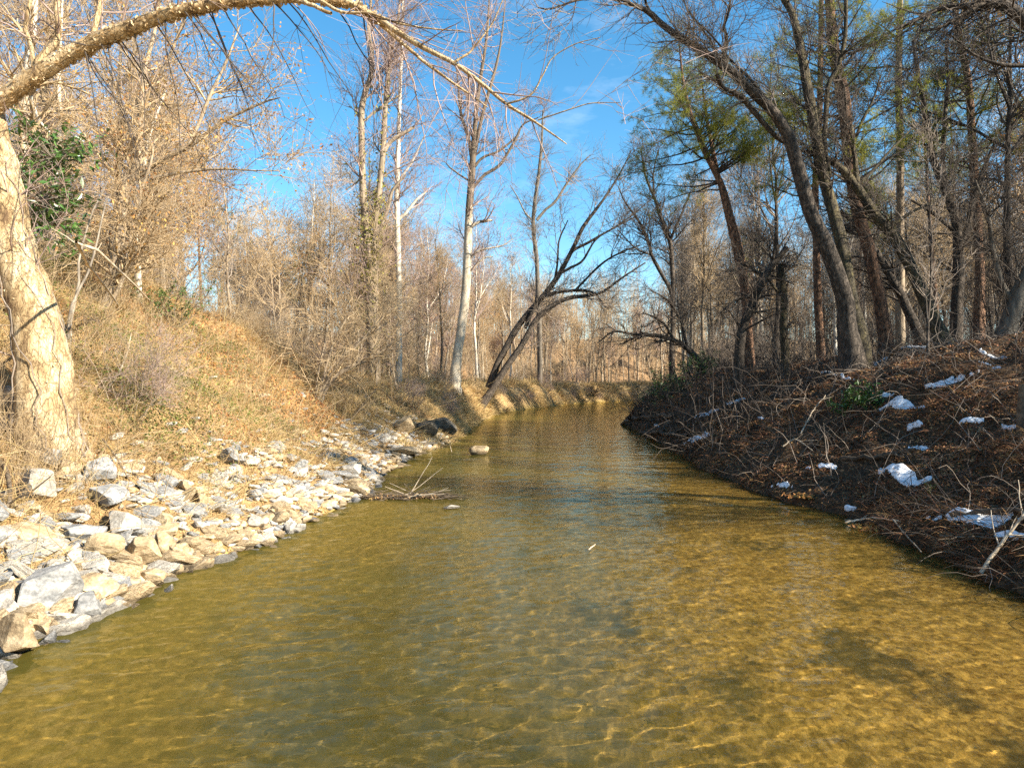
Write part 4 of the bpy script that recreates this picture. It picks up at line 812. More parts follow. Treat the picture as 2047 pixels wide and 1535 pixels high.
BIG = [(80, 1228, 118, 118, 'biggest grey boulder at the left waterline with a dark upper face', 'rock_grey', 1, 20, (-15, 12)),
 (62, 1010, 88, 82, 'rounded pale boulder with fine cracks below the birch at the left edge', 'rock_white', 2, 0, (0, 0)),
 (190, 968, 70, 60, 'blue grey boulder right of the birch foot', 'rock_grey', 3, 15, (-10, -8)),
 (205, 1010, 78, 46, 'squat grey block under the blue grey boulder', 'rock_grey', 4, -10, (0, 5)),
 (132, 958, 56, 52, 'mottled tan boulder between two grey ones below the birch', 'rock_tan', 5, 0, (0, 0)),
 (96, 932, 46, 42, 'small grey boulder at the foot of the birch', 'rock_grey', 6, 30, (0, -10)),
 (236, 1078, 108, 60, 'long pale slab with cracks tilted toward the water', 'rock_white', 7, -24, (-12, 14)),
 (60, 1095, 130, 48, 'long tan slab lying along the left edge', 'rock_tan', 8, -14, (0, 14)),
 (150, 1085, 92, 44, 'grey slab between the two long slabs', 'rock_grey', 9, 12, (0, -10)),
 (200, 1132, 84, 74, 'tall tan block under the long pale slab', 'rock_tan', 10, 0, (0, 10)),
 (270, 1128, 84, 62, 'flat topped pale block with a shaded overhang', 'rock_tan', 11, 5, (8, 0)),
 (322, 1120, 44, 66, 'upright tan stone right of the overhanging block', 'rock_tan', 12, 0, (0, -18)),
 (292, 1170, 62, 40, 'tan block standing in the water edge', 'rock_tan', 13, 0, (-8, 0)),
 (238, 1178, 66, 28, 'low flat tan stone in front of the tan block', 'rock_tan', 14, 10, (0, 0)),
 (178, 1202, 84, 62, 'grey tan boulder right of the biggest boulder', 'rock_tan', 15, -12, (0, 0)),
 (165, 1240, 68, 62, 'striped grey boulder touching the water', 'rock_grey', 16, 0, (0, 6)),
 (104, 1252, 64, 44, 'tan stone under the right side of the biggest boulder', 'rock_tan', 17, -18, (0, -12)),
 (78, 1272, 46, 34, 'small tan stone at the waterline left of the striped boulder', 'rock_tan', 18, 0, (0, 0)),
 (18, 1318, 100, 96, 'large tan rock cut by the left edge at the waterline', 'rock_tan', 19, 0, (0, 10)),
 (12, 1242, 46, 50, 'striped pale stone at the left edge above the large tan rock', 'rock_white', 20, 0, (0, 0)),
 (20, 1212, 60, 36, 'low tan stone at the left edge beside the biggest boulder', 'rock_tan', 21, 0, (0, 0)),
 (312, 1060, 64, 36, 'tan wedge above the upright stone', 'rock_tan', 22, -20, (0, -12)),
 (318, 1082, 70, 34, 'layered brown slab lying under the tan wedge', 'rock_tan', 23, 16, (0, -14)),
 (346, 1144, 46, 20, 'thin flat stone sticking out into the water', 'rock_tan', 24, 8, (0, -6)),
 (12, 815, 50, 66, 'large pale rock behind the birch at the left edge', 'rock_white', 25, 0, (0, 0)),
 (12, 868, 56, 56, 'rounded grey rock under the large pale one at the left edge', 'rock_grey', 26, 0, (0, 0)),
 (708, 992, 62, 40, 'broad flat tan rock where the driftwood starts', 'rock_tan', 27, -20, (-6, 6)),
 (800, 910, 84, 22, 'long flat tan slab at the water below the ledge', 'rock_tan', 28, 4, (0, 0)),
 (700, 950, 48, 26, 'pale stone on the sand strip', 'rock_white', 29, 0, (0, 0)),
 (955, 908, 44, 20, 'lone tan rock standing in the creek', 'rock_tan', 47, 8, (0, 0)),
 (905, 1017, 38, 9, 'small pale rock just breaking the water surface', 'rock_white', 31, 0, (0, 0)),
 (808, 868, 60, 44, 'slanted dark layered ledge on the left bank', 'rock_tan', 32, -35, (0, -24)),
 (845, 872, 70, 40, 'dark ledge rock over the water on the left bank', 'rock_dark', 33, 10, (0, -10)),
 (892, 872, 70, 42, 'dark wet ledge end reaching into the creek', 'rock_dark', 34, 0, (0, 6)),
 (868, 850, 62, 16, 'smooth tan stone lying on the dark ledge', 'rock_tan', 35, 0, (0, 12)),
 (840, 893, 66, 12, 'flat dark stone at the water under the ledge', 'rock_dark', 36, 0, (0, 0))]
for (px, py, wp, hp, lab, m_, sd, rt, tl) in BIG:
    boulder(px, py, wp, hp, lab, m_, 500 + sd, rt, tl)
SHORT = ['biggest grey boulder', 'rounded pale boulder', 'blue grey boulder', 'squat grey block', 'mottled tan boulder', 'small grey birch boulder', 'long pale slab', 'long tan slab', 'grey middle slab', 'tall tan block', 'flat topped pale block', 'upright tan stone',
         'tan block in the water', 'low flat tan stone', 'grey tan boulder', 'striped grey boulder', 'tucked tan stone', 'small tan waterline stone', 'large tan edge rock', 'striped pale edge stone', 'low tan edge stone', 'tan wedge', 'layered brown slab', 'thin flat waterline stone', 'pale edge boulder',
         'rounded edge boulder', 'broad driftwood rock', 'long ledge slab', 'pale sand stone', 'lone creek rock', 'small creek rock', 'slanted dark ledge', 'dark ledge rock', 'wet ledge end', 'smooth ledge stone', 'flat dark ledge stone']
def by_big(x, y, z):
    p = px_of(x, y); q = CY - (z - CAM_H) * F / y
    k = min(range(len(BIG)), key=lambda i: (BIG[i][0] - p) ** 2 + (1.6 * (BIG[i][1] - BIG[i][3] * .4 - q)) ** 2)
    dx, dy = p - BIG[k][0], (q - (BIG[k][1] - BIG[k][3] * .4)) * 1.3; r = math.hypot(dx, dy); side = ('right of' if dx > 0 else 'left of') if abs(dx) > abs(dy) else ('below' if dy > 0 else 'above')
    return ('touching, ' if r < 45 else ('a little ' if r < 100 else 'well ')).replace('touching, ', 'close ') + side + ' the ' + SHORT[k]
# riprap: 300 single stones, the rest as one heap of rubble
cand = []
while len(cand) < 3000:
    y = 5 + 21 * rng.random() ** 1.25; d = -.25 + abs(rng.normal()) * (1.5 if y < 13 else 1.7); x = float(eL(y)) - d
    if d > (5.4 if y < 12 else 4.2): continue
    if rng.random() > np.interp(d, [-.3, 0, 1.5, 3, 4.6], [.7, 1, .95, .45, .12]): continue
    if 14.2 < y < 16 and d > .5 and rng.random() < .75: continue
    p_ = px_of(x, y)
    if p_ < -40: continue
    s = rng.lognormal(-2.5, .48) * np.interp(d, [0, 2, 4.6], [1.05, 1.1, .8]) * np.interp(y, [5, 9, 14, 26], [1.25, 1.05, .95, 1.0])
    cand.append((s / y, x, y, d, min(s, .26)))
cand.sort(reverse=True)
rub = {k: MB() for k in ('rock_grey', 'rock_tan', 'rock_white')}
CN = {'rock_grey': 'blue grey', 'rock_tan': 'tan', 'rock_white': 'pale'}
for i, (q, x, y, d, s) in enumerate(cand):
    m_ = rng.choice(['rock_grey', 'rock_tan', 'rock_white'], p=[.14, .54, .32] if d < .5 else [.38, .19, .43]); k = int(rng.integers(14))
    z = float(terrain(x, y)); rot = (rng.normal() * .35, rng.normal() * .35, rng.uniform(0, 6.28)); sc = (s * rng.uniform(.8, 1.35), s * rng.uniform(.8, 1.2), s * rng.uniform(.55, 1.05))
    if i < 300:
        o = bpy.data.objects.new('stone', rock_mesh(k, m_)); COL.objects.link(o); o.location = (x, y, z + s * .12); o.rotation_euler = rot; o.scale = sc
        sz = 'large' if s > .15 else ('medium' if s > .10 else 'small')
        z1 = 'at the waterline' if d < .35 else ('low on the bank' if d < 1.5 else 'among dry leaves')
        z2 = 'left of the overhanging block' if y < 8.2 else ('below the grass slope' if y < 12 else ('near the driftwood' if y < 16.5 else 'near the dark ledge'))
        z2 = by_big(x, y, z); g = f'{sz} {CN[m_]} stone {z1} {z2}'; tag(o, g, 'stone', f'{sz} {CN[m_]} stones {z1} {z2}')
    else:
        V, T = rock_verts(300 + (k % 8), 2, 9, (1, .75, .5)); ca, sa = math.cos(rot[2]), math.sin(rot[2])
        V = V * np.array(sc); V = np.stack([V[:, 0] * ca - V[:, 1] * sa, V[:, 0] * sa + V[:, 1] * ca, V[:, 2] + V[:, 0] * rot[1] * .6], 1) + np.array([x, y, z + s * .2])
        rub[m_].add(V, T=T)
ro = empty('stone_rubble', (-4.5, 14, 0)); tag(ro, 'loose pale rubble between the larger stones of the left bank', 'rubble', kind='stuff')
for k, nm in (('rock_grey', 'grey_rubble'), ('rock_tan', 'tan_rubble'), ('rock_white', 'pale_rubble')):
    q = rub[k].build(nm, M[k], ro, smooth=False, origin=(-4.5, 14, 0)); q['kind'] = 'stuff'

# ------------------------------------------------------------------ ground cover (uncountable)
def cover(n, side, dr, yr, power=1.6, dens=None):
    """points on a bank: offset from the water edge dr, distance yr, thinning with distance"""
    out = np.zeros((0, 2))
    while len(out) < n:
        m = n * 2; u = rng.random(m); a, b = yr[0] ** (1 - power), yr[1] ** (1 - power); y = (a + (b - a) * u) ** (1 / (1 - power)); d = rng.uniform(*dr, m)
        x = eL(y) - d if side == 'l' else eR(y) + d; p = CX + F * x / y
        ok = (p > -150) & (p < 2200)
        if dens is not None: ok &= rng.random(m) < dens(x, y, d)
        out = np.concatenate([out, np.stack([x, y], 1)[ok]])
    return out[:n]
def at_ground(xy, up=0.0): return np.stack([xy[:, 0], xy[:, 1], terrain(xy[:, 0], xy[:, 1]) + up], 1)
def stuff(mb, name, m_, label, cat):
    o = mb.build(name, m_, smooth=False); return tag(o, label, cat, kind='stuff')
clump = lambda x, y, s=.8, t=0.0: np.clip((fbm(x * s, y * s, 3) + .25 - t) * 2.2, 0.02, 1)
# left bank: dry grass lying downhill, leaves, green patches, twigs
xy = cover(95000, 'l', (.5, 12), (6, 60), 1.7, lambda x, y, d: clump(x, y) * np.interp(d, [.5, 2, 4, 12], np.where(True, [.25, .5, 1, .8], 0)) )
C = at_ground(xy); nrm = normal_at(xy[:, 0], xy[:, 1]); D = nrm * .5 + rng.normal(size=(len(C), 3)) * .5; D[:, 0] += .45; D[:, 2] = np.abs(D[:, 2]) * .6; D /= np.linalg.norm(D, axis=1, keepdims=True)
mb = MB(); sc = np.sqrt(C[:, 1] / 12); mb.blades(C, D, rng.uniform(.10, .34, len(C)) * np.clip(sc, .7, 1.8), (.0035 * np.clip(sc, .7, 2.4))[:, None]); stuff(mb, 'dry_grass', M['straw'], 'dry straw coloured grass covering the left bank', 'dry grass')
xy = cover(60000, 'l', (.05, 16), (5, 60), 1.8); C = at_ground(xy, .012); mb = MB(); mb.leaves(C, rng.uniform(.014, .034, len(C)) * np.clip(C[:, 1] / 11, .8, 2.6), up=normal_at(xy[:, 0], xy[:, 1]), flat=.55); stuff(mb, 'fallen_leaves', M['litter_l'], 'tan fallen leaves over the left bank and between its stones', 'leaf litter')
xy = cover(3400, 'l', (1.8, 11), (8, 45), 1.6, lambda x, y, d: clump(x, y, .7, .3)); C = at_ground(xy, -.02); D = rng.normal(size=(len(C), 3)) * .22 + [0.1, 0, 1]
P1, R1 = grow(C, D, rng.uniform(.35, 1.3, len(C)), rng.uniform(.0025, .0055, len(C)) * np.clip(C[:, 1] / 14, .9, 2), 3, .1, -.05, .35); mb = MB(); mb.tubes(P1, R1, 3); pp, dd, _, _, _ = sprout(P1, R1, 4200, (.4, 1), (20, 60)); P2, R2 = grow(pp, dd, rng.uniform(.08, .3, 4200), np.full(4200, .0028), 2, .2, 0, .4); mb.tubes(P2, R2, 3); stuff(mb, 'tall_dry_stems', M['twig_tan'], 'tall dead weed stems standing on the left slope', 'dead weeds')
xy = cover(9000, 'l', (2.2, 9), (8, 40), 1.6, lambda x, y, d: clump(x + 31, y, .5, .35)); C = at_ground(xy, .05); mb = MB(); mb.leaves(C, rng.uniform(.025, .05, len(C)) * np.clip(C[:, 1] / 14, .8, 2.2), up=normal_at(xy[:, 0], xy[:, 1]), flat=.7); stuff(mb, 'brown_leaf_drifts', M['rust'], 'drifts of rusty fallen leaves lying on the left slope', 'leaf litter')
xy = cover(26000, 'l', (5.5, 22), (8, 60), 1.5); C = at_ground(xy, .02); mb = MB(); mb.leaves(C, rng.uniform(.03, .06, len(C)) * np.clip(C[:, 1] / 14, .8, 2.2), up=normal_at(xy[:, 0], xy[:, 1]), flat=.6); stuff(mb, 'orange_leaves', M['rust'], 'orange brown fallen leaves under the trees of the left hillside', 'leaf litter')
def gpatch(x, y, d):
    v = 0
    for (px, py, rad) in ((330, 750, 1.6), (420, 700, 1.5), (300, 820, .9), (540, 840, .8), (480, 740, 1.0), (250, 700, 1.0)):
        h = GP[(px, py)]; v = np.maximum(v, np.exp(-((x - h[0]) ** 2 + (y - h[1]) ** 2) / rad ** 2))
    return v * .9
GP = {k: hit(*k) for k in ((330, 750), (420, 700), (300, 820), (540, 840), (480, 740), (250, 700))}
xy = cover(11000, 'l', (.8, 9), (8, 26), 1.3, gpatch); C = at_ground(xy, .05); C[:, 2] += rng.uniform(0, .28, len(C)); mb = MB(); mb.leaves(C, rng.uniform(.02, .04, len(C)), flat=1.0); stuff(mb, 'green_ground_cover', M['green'], 'olive green trailing plants on the left slope', 'ground cover')
def twigs(n, side, dr, yr, ln, rad, m_, name, label, cat, lean=.35, arch=-.06, power=1.6, dens=None, K=5):
    xy = cover(n, side, dr, yr, power, dens); C = at_ground(xy, -.01); a = rng.uniform(0, 2 * math.pi, n); D = np.stack([np.cos(a), np.sin(a), np.abs(rng.normal(size=n)) * lean + .05], 1)
    l = rng.uniform(*ln, n) * np.clip(np.sqrt(C[:, 1] / 12), .7, 1.8); P, Rr = grow(C, D, l, rng.uniform(.6, 1.4, n) * rad * np.clip(np.sqrt(C[:, 1] / 12), .8, 2.0), K, .22, arch, .35); mb = MB(); mb.tubes(P, Rr, 3); stuff(mb, name, m_, label, cat)
twigs(5600, 'l', (.8, 13), (6, 50), (.4, 1.5), .0048, M['straw'], 'dry_stalks', 'pale dry stalks and briars sprawling over the left slope', 'brush', .8, -.06)
twigs(900, 'l', (1.6, 13), (8, 40), (.6, 2.2), .005, M['twig_tan'], 'briar_canes', 'tan arching briar canes on the left slope', 'briars', 1.4, -.12)
# far left bank: grass hanging over the cut bank
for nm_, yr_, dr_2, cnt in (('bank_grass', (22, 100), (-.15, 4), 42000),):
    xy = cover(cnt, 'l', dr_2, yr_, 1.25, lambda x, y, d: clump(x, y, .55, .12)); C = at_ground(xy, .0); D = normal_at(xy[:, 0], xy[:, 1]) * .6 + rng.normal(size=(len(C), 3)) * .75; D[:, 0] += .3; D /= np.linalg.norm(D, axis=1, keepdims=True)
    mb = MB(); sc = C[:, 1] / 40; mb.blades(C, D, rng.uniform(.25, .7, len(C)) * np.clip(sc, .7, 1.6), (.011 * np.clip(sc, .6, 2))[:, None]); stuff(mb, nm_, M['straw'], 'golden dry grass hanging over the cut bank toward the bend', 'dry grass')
# right bank: wet leaf litter, brush, canes
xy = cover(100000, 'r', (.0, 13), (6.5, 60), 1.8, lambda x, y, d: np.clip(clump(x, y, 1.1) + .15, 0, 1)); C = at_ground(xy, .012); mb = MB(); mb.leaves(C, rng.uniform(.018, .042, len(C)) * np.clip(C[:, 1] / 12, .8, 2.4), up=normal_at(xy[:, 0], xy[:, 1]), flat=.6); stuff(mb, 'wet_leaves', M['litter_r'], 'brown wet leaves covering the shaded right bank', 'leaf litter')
twigs(2500, 'r', (.05, 10), (6.5, 45), (.3, 1.3), .006, M['twig_dark'], 'dark_brush', 'dark twigs and roots tangled over the right bank', 'brush', .6, -.08)
twigs(1000, 'r', (.05, 10), (6.5, 40), (.4, 1.5), .005, M['twig_grey'], 'grey_brush', 'pale dead stalks sticking out of the right bank', 'brush', .7, -.08)
twigs(1100, 'r', (0, 7), (19, 48), (.8, 2.4), .007, M['twig_dark'], 'bramble_canes', 'dark arching bramble canes along the right bank toward the bend', 'brambles', 1.5, -.14)
xy = cover(9000, 'r', (0, 9), (7, 30), 1.7, lambda x, y, d: clump(x, y, .9, .25)); C = at_ground(xy); D = rng.normal(size=(len(C), 3)) * .5; D[:, 0] -= .5; D[:, 2] = np.abs(D[:, 2]) * .5; D /= np.linalg.norm(D, axis=1, keepdims=True)
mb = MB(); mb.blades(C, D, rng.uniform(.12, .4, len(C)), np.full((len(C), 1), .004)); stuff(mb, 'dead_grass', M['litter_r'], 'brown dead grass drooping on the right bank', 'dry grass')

# ------------------------------------------------------------------ snow patches left in the shade
def snow(px, py, wpx, hpx, label, seed, slant=0):
    c = hit(px, py); nr = normal_at(c[0:1], c[1:2])[0]; s = c[1] / F
    r = np.random.default_rng(seed); n = 60; u, v = np.meshgrid(np.linspace(-1, 1, n), np.linspace(-1, 1, n))
    l, h = hit(px - wpx * .5, py + slant), hit(px + wpx * .5, py - slant); t_, b_2 = hit(px, py - hpx * .5), hit(px, py + hpx * .5)
    wd = wpx * s; ax = (h - l)[:2] / 2; ax *= 1.3 * min(1, .62 * wd / np.linalg.norm(ax)); ay = (t_ - b_2)[:2] / 2; ay *= min(1, .5 * max(.16, 1.5 * hpx / wpx) * wd / (np.linalg.norm(ay) + 1e-6))
    X = c[0] + u * ax[0] + v * ay[0]; Y = c[1] + u * ax[1] + v * ay[1]
    rr = np.sqrt(u ** 2 + v ** 2); e = .95 - rr ** 1.5 + 1.5 * fbm(X * 3.2 / max(.6, wpx * s) + seed, Y * 3.2 / max(.6, wpx * s), 3) + 1.0 * fbm(X * 9 + seed, Y * 9, 3)
    Z = terrain(X, Y) + np.clip(e * 3, 0, 1) * .014 + .018
    V = np.stack([X, Y, Z], -1).reshape(-1, 3); keep = (e > 0.02).ravel(); i = (np.arange(n - 1)[:, None] * n + np.arange(n - 1)[None, :]).ravel()
    q = np.stack([i, i + 1, i + n + 1, i + n], 1); q = q[keep[q].sum(1) >= 3]
    if len(q) < 4: return
    us, inv = np.unique(q, return_inverse=True); V2 = V[us]
    low = V2.copy(); low[:, 2] -= .05; nq = inv.reshape(-1, 4)
    # rim closes the sheet down into the ground
    ed = {}
    for f in nq:
        for a, b in zip(f, np.roll(f, -1)): ed[(min(a, b), max(a, b))] = None if (min(a, b), max(a, b)) in ed else (a, b)
    rim = np.array([e_ for e_ in ed.values() if e_ is not None]); m = len(V2)
    side = np.stack([rim[:, 1], rim[:, 0], rim[:, 0] + m, rim[:, 1] + m], 1)
    me = make_mesh('snow_patch', np.concatenate([V2, low]), np.concatenate([nq, side])); me.materials.append(M['snow'])
    o = bpy.data.objects.new('snow_patch', me); COL.objects.link(o); tag(o, label, 'snow patch', 'patches of old snow on the right bank')
SN = [(1708, 742, 105, 26, 'long snow streak above the green bush', 10), (1690, 758, 60, 10, 'thin snow line just above the green bush', 4), (1898, 766, 90, 18, 'slanting snow streak in the upper middle of the right bank', 12),
 (1985, 714, 80, 14, 'snow patch high on the right near the edge trunk', 2), (1982, 732, 60, 16, 'snow patch just under the high one near the edge trunk', 0), (2030, 668, 60, 22, 'snow lying at the right edge on the crest', 8),
 (1800, 808, 80, 24, 'bright snow patch right of the green bush', 8), (1772, 793, 32, 12, 'small snow scrap touching the right side of the green bush', 0), (1824, 852, 42, 14, 'oval snow patch below the bright one', 0),
 (1942, 842, 38, 10, 'small snow patch in the middle right of the slope', 0), (2022, 857, 40, 9, 'thin snow patch at the right edge halfway up', 0), (1840, 901, 40, 13, 'small snow oval above the largest wet leaf slope', 0),
 (1806, 954, 92, 40, 'broad snow patch low on the right bank', -8), (1955, 1043, 190, 34, 'longest snow strip near the water at the right edge', 2), (2015, 1072, 56, 14, 'snow scrap under the longest strip', 0),
 (1394, 874, 44, 26, 'snow patch near the water where the bank turns', 8), (1412, 828, 40, 14, 'snow streak up the creek on the right bank', 6), (1470, 803, 40, 9, 'farthest faint snow streak on the right bank', 5),
 (1522, 836, 34, 12, 'snow scrap midway along the right bank', 0), (1562, 970, 36, 12, 'snow scrap at the water below the leaves', 0), (1616, 935, 30, 11, 'left one of two small snow scraps in the leaves', 0), (1656, 932, 32, 12, 'right one of two small snow scraps in the leaves', 0),
 (1846, 694, 70, 8, 'thin snow line on the crest by the leaning grey tree', 0), (1700, 1018, 22, 9, 'tiny snow scrap at the water edge', 0), (1312, 850, 30, 10, 'snow on the driftwood point at the bend', 0)]
for k, (px, py, wp, hp, lab, sl_) in enumerate(SN): snow(px, py, wp, hp, lab, 40 + k, sl_)

# ------------------------------------------------------------------ evergreen bushes
def bush(name, label, c, rad, n, size, m_, cat='bush', stems=10, squash=.9):
    root = empty(name, c, label, cat)
    a = rng.normal(size=(stems, 3)); a[:, 2] = np.abs(a[:, 2]) + .5; P, Rr = grow(np.tile(c, (stems, 1)) - np.array([0, 0, .05]), a, rad * rng.uniform(.9, 1.5, stems), np.full(stems, rad * .022), 6, .16, .02, .4)
    mb = MB(); mb.tubes(P, Rr, 5); p, d, _, _, _ = sprout(P, Rr, stems * 7, (.3, 1), (30, 70)); P2, R2 = grow(p, d, rad * rng.uniform(.25, .6, stems * 7), np.full(stems * 7, rad * .008), 3, .15, .02, .4); mb.tubes(P2, R2, 3)
    mb.build('stems', M['wetwood'], root, origin=c)
    tips = np.concatenate([P2[:, 3], P2[:, 2], P[:, -1]]); i = rng.integers(0, len(tips), n); off = rng.normal(size=(n, 3)); off /= np.linalg.norm(off, axis=1, keepdims=True)
    mb = MB(); mb.leaves(tips[i] + off * size * rng.uniform(.4, 1.6, (n, 1)), size * rng.uniform(.7, 1.2, n), up=off * .6 + np.array([0, 0, .7]), flat=.35, aspect=.33); mb.build('foliage', m_, root, smooth=False, origin=c)
c = hit(1722, 822); bush('rhododendron', 'glossy green bush standing in the leaves among the snow patches', c, .46, 900, .06, M['evergreen'], stems=16)
c = hit(1855, 985); bush('green_seedling', 'tiny green plant below the broad snow patch', c, .16, 60, .03, M['green'], 'plant', 5)
c = world(352, 600, 19); c[2] = terrain(c[0], c[1]); bush('holly_bush', 'dark green holly bush at the top of the left slope', c, 1.0, 1100, .05, M['evergreen'], stems=14)
for k, (px, py, Y, rad) in enumerate(((105, 250, 12.5, .75), (85, 330, 12.5, .8), (110, 400, 13, .55), (120, 270, 13, .45))):
    c = world(px, py, Y); c[2] -= rad * .8
    if k == 0: EG = []
    EG.append((c, rad))
g = EG[0][0].copy(); g[0] += .3; g[2] = terrain(g[0], g[1]); root = empty('magnolia', g, 'evergreen tree with big glossy leaves behind the birch trunk', 'tree')
mb = MB(); tops = np.array([e[0] for e in EG]); P, Rr = grow(np.tile(g - np.array([0, 0, .2]), (4, 1)), tops - g, np.linalg.norm(tops - g, axis=1), np.full(4, .032), 10, .09, 0, .3); mb.tubes(P, Rr, 7); mb.build('trunk', M['grey'], root, origin=g)
mb = MB(); ml = MB()
for c, rad in EG:
    P2, R2 = grow(np.tile(c, (26, 1)), rng.normal(size=(26, 3)) + np.array([0, 0, .5]), rad * rng.uniform(.7, 1.4, 26), np.full(26, .012), 4, .15, 0, .4); mb.tubes(P2, R2, 4)
    n = 230; t = P2[rng.integers(0, 26, n), rng.integers(2, 5, n)]; off = rng.normal(size=(n, 3)); off /= np.linalg.norm(off, axis=1, keepdims=True); ml.leaves(t + off * .12, .095 * rng.uniform(.7, 1.2, n), up=off * .5 + np.array([0, 0, .8]), flat=.4, aspect=.32)
mb.build('branches', M['grey'], root, origin=g); ml.build('foliage', M['evergreen'], root, smooth=False, origin=g)
c = hit(112, 545); root = empty('pine_sapling', c, 'small bright green pine sapling on the orange leaf slope', 'sapling'); mb = MB(); P, Rr = grow(np.tile(c, (9, 1)), np.stack([rng.normal(size=9), rng.normal(size=9), rng.uniform(.3, 1.4, 9)], 1), rng.uniform(.4, .8, 9), np.full(9, .012), 5, .1, .02, .4); mb.tubes(P, Rr, 4); mb.build('stems', M['twig_tan'], root, origin=c)
mb = MB(); needles(mb, P[:, 2:].reshape(-1, 3), np.repeat(P[:, -1] - P[:, 0], 4, 0), 40, .16, .006); mb.build('needles', M['green'], root, smooth=False, origin=c)
for px, py, rad, lab in ((1330, 800, 1.1, 'dark bramble mound overhanging the water at the right of the bend'), (1186, 792, 1.3, 'dark round bush on the far left bank at the bend'), (1390, 760, 1.0, 'dark leafy tangle on the right bank crest by the bend')):
    c = hit(px, py); bush('bramble_bush', lab, c, rad, 1500, .06, M['evergreen'] if px != 1186 else M['mossy'], stems=22)

# ------------------------------------------------------------------ dead wood
def branch(name, label, pts, r0, r1, m_, side=5, cat='branch', lift=.03, K=14):
    """pts: pixels where the branch lies on ground or water, optional third value lifts it in metres"""
    q = [];
    for p_ in pts:
        h = hit(p_[0], p_[1]); h[2] += lift + (p_[2] if len(p_) > 2 else 0); q.append([*h, 0])
    s = smooth_line(q, K); P = s[None, :, :3] + np.concatenate([np.zeros((1, K, 2)), rng.normal(size=(1, K, 1)) * r0 * .4], 2); Rr = np.linspace(r0, r1, K)[None]
    b0 = P[0, 0].copy(); root = empty(name, b0, label, cat); mb = MB(); mb.tubes(P, Rr, 7, bark_noise(K, 7, .1)); mb.build('stem', m_, root, origin=b0)
    if not side: return root
    p, d, rad, _, _ = sprout(P, Rr, side, (.2, .95), (30, 60)); d[:, 2] = np.abs(d[:, 2]); P2, R2 = grow(p, d, rng.uniform(.15, .5, side) * (1 + r0 * 10), np.full(side, r1 * .8), 4, .15, 0, .4); mb = MB(); mb.tubes(P2, R2, 4); mb.build('side_twigs', m_, root, origin=b0)['kind'] = 'stuff'
    return root
BR = [('bleached short log on the green part of the left slope', [(352, 768), (380, 768), (408, 771)], .028, .02, 'deadwood', 0),
 ('brown stub of wood low on the left slope', [(516, 796), (530, 793), (538, 792)], .05, .045, 'deadwood', 0),
 ('crooked grey branch lying above the stones on the left', [(215, 795, .1), (240, 770, .25), (255, 740, .35), (262, 720, .5)], .022, .01, 'deadwood', 4),
 ('long dry branch stretched across the left slope', [(240, 705, .1), (330, 745, .12), (420, 800, .1), (470, 850, .06)], .016, .006, 'deadwood', 8),
 ('dark branch over the orange leaves under the left trees', [(235, 640, .2), (300, 625, .3), (370, 605, .25)], .022, .01, 'deadwood', 6),
 ('thin branch lying by the boulders and pointing at the stones', [(205, 895, .1), (235, 940, .12), (262, 980, .05)], .014, .008, 'wetwood', 3),
 ('reddish root at the left edge among boulders', [(2, 945, .1), (14, 985, .2), (20, 1015, .1), (8, 1040, .05)], .03, .018, 'wetwood', 2),
 ('dark stick leaning down the bank above the ledge', [(700, 850, .1), (740, 815, .4), (760, 806, .5), (790, 822, .3)], .03, .015, 'wetwood', 4),
 ('long pale stick along the water under the right bank', [(1690, 1050, .02), (1740, 1046, .05), (1800, 1052, .04)], .018, .01, 'deadwood', 3),
 ('stick running down into the water at the right', [(1785, 1052, .08), (1815, 1085, .05), (1842, 1110, .02)], .012, .006, 'deadwood', 2),
 ('heavy dark log half buried in the right bank', [(1640, 915, .02), (1720, 922, .03), (1830, 905, .03)], .05, .035, 'wetwood', 3),
 ('fallen log on the snow strip at the right edge', [(1900, 1040, .05), (1970, 1036, .06), (2060, 1034, .06)], .035, .03, 'wetwood', 3),
 ('tangled branch below the longest snow strip', [(1880, 1085, .05), (1950, 1092, .08), (2050, 1100, .1)], .02, .012, 'wetwood', 8),
 ('forked branch in the lower right corner by the water', [(1960, 1160, .05), (2000, 1130, .2), (2055, 1085, .35)], .022, .012, 'deadwood', 6),
 ('driftwood log jutting into the creek at the bend', [(1243, 848, .04), (1275, 842, .08), (1315, 838, .1), (1345, 842, .1)], .10, .08, 'wetwood', 5),
 ('lower driftwood log beside the jutting one', [(1285, 868, .02), (1330, 873, .06), (1375, 880, .08)], .09, .07, 'wetwood', 4),
 ('pale curved branch over the leaves midway along the right bank', [(1565, 900, .05), (1590, 895, .15), (1625, 908, .05)], .016, .01, 'deadwood', 3),
 ('grey branch slanting down right of the green bush', [(1600, 880, .1), (1625, 840, .2), (1650, 805, .15)], .018, .008, 'deadwood', 5),
 ('thin white stick floating on the creek', [(1176, 1103), (1190, 1092)], .009, .006, 'deadwood', 0),
 ('stick poking up from the creek by the lone rock', [(903, 905), (900, 900, .12)], .012, .008, 'deadwood', 0)]
for k, (lab, pts, r0, r1, m_, sd) in enumerate(BR): branch('fallen_branch' if r0 < .05 else 'log', lab, pts, r0, r1, M[m_], sd, 'branch' if r0 < .05 else 'log')
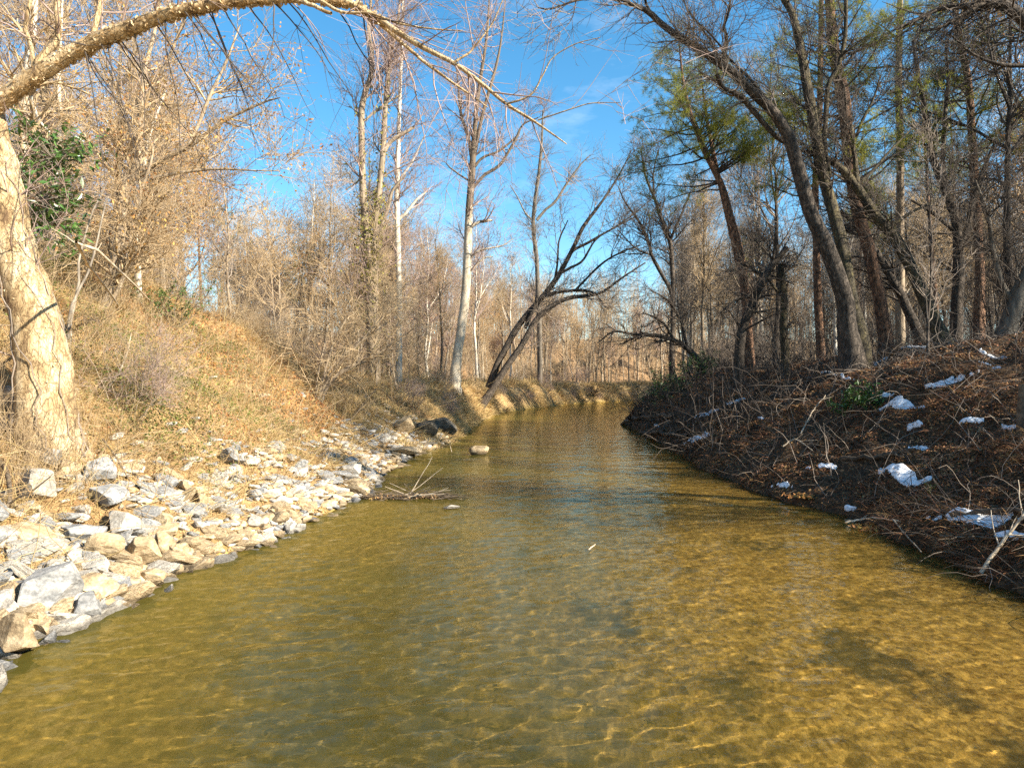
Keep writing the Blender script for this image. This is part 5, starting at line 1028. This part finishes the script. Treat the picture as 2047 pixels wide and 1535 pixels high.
# the mat of driftwood caught off the stones
c = hit(812, 995); root = empty('driftwood_mat', c, 'mat of drifted twigs reaching into the creek from the stones', 'driftwood')
mb = MB(); n = 260; x = rng.uniform(-1.2, .9, n); p = np.stack([c[0] + x, c[1] + rng.normal(size=n) * .10, rng.uniform(-.02, .06, n)], 1); D = np.stack([rng.choice([-1, 1], n) * 1.0, rng.normal(size=n) * .4, rng.normal(size=n) * .12], 1)
P, Rr = grow(p, D, rng.uniform(.15, .6, n), rng.uniform(.004, .011, n), 4, .12, 0, .5); mb.tubes(P, Rr, 4); mb.build('drifted_twigs', M['wetwood'], root, origin=c)
mb = MB(); n = 500; mb.leaves(np.stack([c[0] + rng.uniform(-1.1, .6, n), c[1] + rng.normal(size=n) * .09, rng.uniform(0, .06, n)], 1), .03, flat=.6); mb.build('drifted_leaves', M['litter_l'], root, smooth=False, origin=c)
mb = MB(); n = 9; p = np.tile([c[0] + .12, c[1], .02], (n, 1)) + rng.normal(size=(n, 3)) * [.14, .06, .01]; D = np.stack([rng.normal(size=n) * 1.1, rng.normal(size=n) * .3, rng.uniform(.1, .7, n)], 1); P, Rr = grow(p, D, rng.uniform(.35, 1.0, n), np.full(n, .011), 5, .1, -.03, .4); mb.tubes(P, Rr, 5); mb.build('bare_sticks', M['deadwood'], root, origin=c)
# leaf raft at the right
for px, py, lab in ((1740, 1058, 'raft of tan leaves at the water edge under the right bank'), (1610, 995, 'few pale leaves at the water edge near the snow scrap')):
    c = hit(px, py); mb = MB(); n = 130; mb.leaves(np.stack([c[0] + rng.normal(size=n) * .14, c[1] + rng.normal(size=n) * .12, c[2] + rng.uniform(.0, .06, n)], 1), .042, flat=.6); o = mb.build('leaf_raft', M['beech'], smooth=False, origin=c); tag(o, lab, 'leaves', kind='stuff')
# stump at the right edge
c = hit(2045, 862); mb = MB(); z = np.linspace(-.2, .75, 8); mb.tubes(np.stack([c[0] + z * .03, c[1] + 0 * z, c[2] + z], 1)[None], np.interp(z, [-.2, .75], [.11, .085])[None], 9, bark_noise(8, 9)); o = mb.build('stump', M['wetwood'], origin=c); tag(o, 'short broken grey stump at the right edge of the slope', 'stump')
_t = sum(len(m.loops) - 2 * len(m.polygons) for m in bpy.data.meshes if m.users)
print('tris', _t)
print('script %.1fs, objects %d' % (time.time() - T0, len(bpy.data.objects)))
